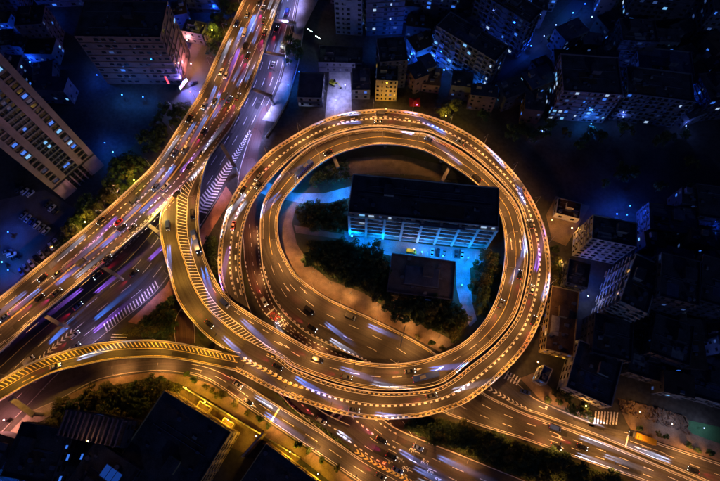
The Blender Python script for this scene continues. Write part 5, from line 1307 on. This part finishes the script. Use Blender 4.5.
# ------------------------------------------------------------------ trees
RT = random.Random(9)
def tree_meshes(rad, hgt, n, m, seed):
    rr = random.Random(seed)
    tk = MB().tube((0, 0, -.2), (.1, .05, hgt * .5), .22, .15, 7)
    b = MB(); clumps = []
    for i in range(11):
        a = rr.uniform(0, 6.283); r_ = rad * math.sqrt(rr.uniform(.02, .85)); z = hgt * (.62 + rr.uniform(-.16, .22)) + (1 - (r_ / rad) ** 2) * hgt * .16
        c = Vector((r_ * math.cos(a), r_ * math.sin(a), z)); clumps.append((c, rad * rr.uniform(.26, .46)))
        tk.tube((.08, .04, hgt * rr.uniform(.3, .5)), c, .09, .03, 5)
    for i in range(n):
        c, cr = clumps[i % len(clumps)]
        v = Vector((rr.gauss(0, 1), rr.gauss(0, 1), rr.gauss(0, .8))).normalized() * cr * rr.uniform(.55, 1.08)
        p = c + v; s_ = rr.uniform(.16, .34)
        nrm = (v.normalized() + Vector((rr.uniform(-.7, .7), rr.uniform(-.7, .7), rr.uniform(0, .9)))).normalized()
        x = nrm.orthogonal().normalized(); y = nrm.cross(x); an = rr.uniform(0, 3.14)
        x, y = x * math.cos(an) + y * math.sin(an), y * math.cos(an) - x * math.sin(an)
        b.face((p - x * s_ * 1.3, p - y * s_ * .8, p + x * s_ * 1.3, p + y * s_ * .8))
    return tk.mesh('trunk', BARK), b.mesh('crown', m)
TREES = {'grove': [tree_meshes(2.9, 6.5, 1000, LEAF[0], 1), tree_meshes(3.6, 8, 1300, LEAF[3], 2), tree_meshes(2.4, 5.5, 800, LEAF[1], 3), tree_meshes(3.2, 7, 1100, LEAF[2], 4)],
         'round': [tree_meshes(4.4, 9, 1900, LEAF[2], 5), tree_meshes(4.8, 10, 2000, LEAF[1], 6)], 'young': [tree_meshes(1.5, 3.6, 420, LEAF[1], 7), tree_meshes(1.25, 3.0, 360, LEAF[2], 8)]}
def tree(px, py, kind, label, group=None, sc=1.0, z=0.0, name='tree'):
    tk, cr = RT.choice(TREES[kind]); p = up(px, py, z + 4 * sc); p.z = z
    t = thing(name, label, 'tree', p, RT.uniform(0, 6.28), group); s_ = sc * RT.uniform(.85, 1.2); t.scale = (s_, s_, s_ * RT.uniform(.9, 1.1))
    inst('trunk', tk, t); inst('crown', cr, t)
def grove(poly, n, label, group, kind='grove', sc=1.0, gap=6.0, name='tree'):
    xs = [p[0] for p in poly]; ys = [p[1] for p in poly]; got = []; tries = 0
    while len(got) < n and tries < n * 60:
        tries += 1; x, y = RT.uniform(min(xs), max(xs)), RT.uniform(min(ys), max(ys))
        if inside(x, y, poly) and all((x - a) ** 2 + (y - b) ** 2 > gap * gap for a, b in got): got.append((x, y))
    got.sort()
    for i, (x, y) in enumerate(got):
        tree(x, y, kind, label if len(got) > 20 else '{}, {} from the west'.format(label, ordinal(i + 1)), group, sc * RT.uniform(.8, 1.15), name=name)
grove([(303, 262), (312, 246), (345, 243), (386, 256), (386, 291), (360, 287), (330, 275)], 40, 'dark tree in the grove west of the low hall', 'trees west of the low hall', gap=6.2)
grove([(298, 212), (308, 206), (344, 204), (345, 230), (320, 227), (300, 222)], 20, 'dark tree in the clump between the drive and the narrow path', 'trees below the blue-lit drive', gap=6.5)
grove([(402, 303), (455, 303), (466, 322), (456, 337), (424, 322), (400, 314)], 22, 'dark tree in the grove south of the low hall', 'trees south of the low hall', gap=6.5)
grove([(476, 268), (492, 250), (500, 262), (492, 296), (480, 316), (474, 290)], 16, 'dark tree in the strip between forecourt path and loop', 'trees east of the low hall', gap=6.2)
grove([(360, 290), (390, 294), (391, 309), (372, 300)], 4, 'dark tree between low hall and sandy footpath', 'trees by the short path', gap=6)
grove([(318, 166), (345, 158), (348, 182), (318, 186), (308, 184)], 12, 'dark shrubby tree on the bank above the blue-lit drive', 'trees above the blue-lit drive', gap=6, sc=.8)
grove([(400, 424), (440, 418), (490, 432), (550, 452), (632, 483), (560, 483), (500, 470), (445, 446)], 46, 'tree in the thicket between the two southern roads', 'trees between the southern roads', gap=6.0, sc=.85)
grove([(70, 398), (110, 388), (160, 380), (180, 384), (160, 394), (142, 412), (110, 424), (60, 428), (48, 418)], 40, 'dark tree in the southern garden below the striped ramp', 'trees of the southern garden', gap=6.4)
grove([(20, 436), (50, 428), (55, 440), (20, 462), (5, 462)], 10, 'green-lit tree beside the pavement in the lower west corner', 'trees in the lower west corner', gap=6)
grove([(60, 248), (100, 212), (132, 184), (150, 164), (130, 160), (112, 178), (90, 205), (62, 234)], 26, 'dark tree in the row between the parking yard and expressway', 'trees along the expressway', gap=7, sc=1.1)
grove([(150, 160), (190, 108), (165, 105), (140, 135)], 14, 'dark tree below the office block beside the expressway', 'trees below the office block', gap=7, sc=1.1)
grove([(212, 62), (238, 8), (222, 2), (205, 40)], 12, 'tree on the verge at the top of the expressway', 'trees on the expressway verge', gap=6.5)
grove([(138, 322), (172, 296), (176, 312), (174, 338), (150, 340)], 18, 'gold-lit tree between pink footpath and striped ramp', 'trees between footpath and ramp', gap=5.5, sc=.65)
grove([(200, 318), (222, 340), (206, 340), (198, 332)], 4, 'small tree in the wedge between the joining ramps', 'trees between the joining ramps', gap=5, sc=.6)
grove([(206, 246), (216, 238), (219, 262), (214, 268)], 5, 'small tree in the grass strip west of the loop', 'trees west of the loop', gap=5, sc=.6)
grove([(470, 110), (540, 122), (720, 128), (720, 150), (560, 148), (520, 140), (490, 128)], 16, 'dark tree in the row north of the black strip', 'trees north of the black strip', gap=8, sc=1.0)
grove([(560, 160), (720, 160), (720, 205), (640, 198), (575, 185)], 8, 'dark tree in the unlit park east of the loop', 'trees of the unlit park', gap=9, sc=1.1)
grove([(553, 240), (563, 262), (560, 285), (553, 285)], 7, 'tree in the strip between loop and cream block', 'trees beside the cream block', gap=5.5, sc=.7)
grove([(560, 392), (592, 408), (590, 418), (548, 400), (545, 392)], 9, 'brown shrubby tree before the dark corner house', 'trees before the corner house', gap=5.5, sc=.6)
grove([(285, 38), (300, 42), (300, 62), (288, 62)], 7, 'dark tree beside the avenue pavement', 'trees beside the avenue', gap=6, sc=.9)
grove([(500, 85), (540, 50), (560, 30), (610, 60), (604, 84), (545, 84), (520, 110)], 10, 'dark tree among the northern blocks beside the blue-lit street', 'trees among the northern blocks', gap=9, sc=.8)
for x, y, l in ((132, 172, 'round gold-lit tree between the tower terrace and expressway'), (92, 216, 'yellowish tree beside the parking yard'), (452, 110, 'bright yellow-lit tree touching the top of the loop'), (441, 116, 'smaller yellow-lit tree left of the brightest one by the loop'), (218, 30, 'yellow-lit tree hugging the top of the expressway')):
    tree(x, y, 'round', l, None, .95)
for i, (x, y) in enumerate(((186, 374), (194, 379), (204, 386), (211, 390), (217, 394), (223, 395), (234, 402), (246, 412), (259, 419), (268, 426), (298, 444), (309, 451), (322, 460), (337, 468))):
    tree(x, y, 'young', 'young street tree, {} from the ramp on the southern pavement'.format(ordinal(i + 1)), 'young trees on the southern pavement', 1.05, .15, 'street_tree')
for i, (x, y) in enumerate(((418, 336), (432, 342), (443, 348))): tree(x, y, 'young', 'small round shrub, {} along the end of the sandy footpath'.format(ordinal(i + 1)), 'shrubs along the sandy footpath', .95, .05, 'shrub')
for i, (x, y) in enumerate(((641, 429), (662, 434), (668, 437), (690, 445), (712, 453), (700, 450))): tree(x, y, 'young', 'roadside shrub, {} past the truck on the frontage pavement'.format(ordinal(i + 1)), 'shrubs on the frontage pavement', 1.0, .15, 'shrub')
# low ground cover: leaf-sized faces nobody could count
def cover(poly, n, m, label, hmax=.9):
    b = MB(); w = [(p.x, p.y) for p in poly_px(poly, 0)]; xs = [p[0] for p in w]; ys = [p[1] for p in w]; c = 0
    while c < n:
        x, y = RT.uniform(min(xs), max(xs)), RT.uniform(min(ys), max(ys))
        if not inside(x, y, w): continue
        c += 1
        p = Vector((x, y, RT.uniform(.1, hmax))); nr = Vector((RT.uniform(-1, 1), RT.uniform(-1, 1), RT.uniform(.2, 1))).normalized()
        q = nr.orthogonal().normalized() * RT.uniform(.2, .45); r_ = nr.cross(q)
        b.face((p - q, p - r_ * .7, p + q, p + r_ * .7))
    o = b.build('undergrowth', m); tag(o, label, 'undergrowth', None, 'stuff')
cover([(298, 212), (344, 204), (345, 230), (300, 224)], 3000, LEAF[0], 'low dark planting below the blue-lit drive')
cover([(303, 262), (312, 246), (345, 243), (386, 256), (386, 291), (364, 290), (330, 278)], 6000, LEAF[3], 'low dark planting west of the low hall')
cover([(402, 303), (455, 303), (466, 322), (456, 337), (424, 322), (400, 314)], 3500, LEAF[0], 'low dark planting south of the low hall')
cover([(400, 428), (440, 418), (490, 432), (550, 453), (632, 483), (530, 481), (460, 452)], 9000, LEAF[1], 'low planting between the two southern roads')
cover([(138, 324), (172, 296), (175, 312), (173, 338), (120, 336)], 3500, LEAF[2], 'gold-lit low planting between footpath and ramp')
cover([(70, 400), (110, 388), (160, 378), (190, 388), (160, 400), (110, 426), (50, 432)], 7000, LEAF[2], 'low planting in the southern garden')
cover([(205, 236), (216, 236), (219, 270), (226, 290), (214, 276)], 1200, LEAF[1], 'low planting west of the loop')
cover([(275, 392), (290, 402), (330, 432), (355, 452), (330, 436), (290, 410)], 900, LEAF[1], 'low planting on the median of the southern frontage road')
# loose rubble and planks on the dug-over ground
rb = MB(); wpoly = [(p.x, p.y) for p in poly_px([(618, 398), (686, 416), (690, 434), (650, 420), (622, 412)], 0)]
xs = [p[0] for p in wpoly]; ys = [p[1] for p in wpoly]; c_ = 0
while c_ < 420:
    x, y = RT.uniform(min(xs), max(xs)), RT.uniform(min(ys), max(ys))
    if not inside(x, y, wpoly): continue
    c_ += 1; rb.box((x, y, RT.uniform(.05, .5)), (RT.uniform(.2, 1.8), RT.uniform(.2, .8), RT.uniform(.15, .7)), RT.uniform(0, 3))
tag(rb.build('rubble', mat('rubble_brown', (.18, .12, .085), .95, .5, .6)), 'brown rubble strewn over the dug-over ground', 'rubble', None, 'stuff')
# checks
seen = {}
for o in bpy.data.objects:
    if o.parent is None and 'label' in o.keys():
        seen.setdefault(o['label'], set()).add(o.get('group', ''))
        if not 4 <= len(o['label'].replace('-', ' ').split()) <= 16: print('LABEL LEN', o['label'])
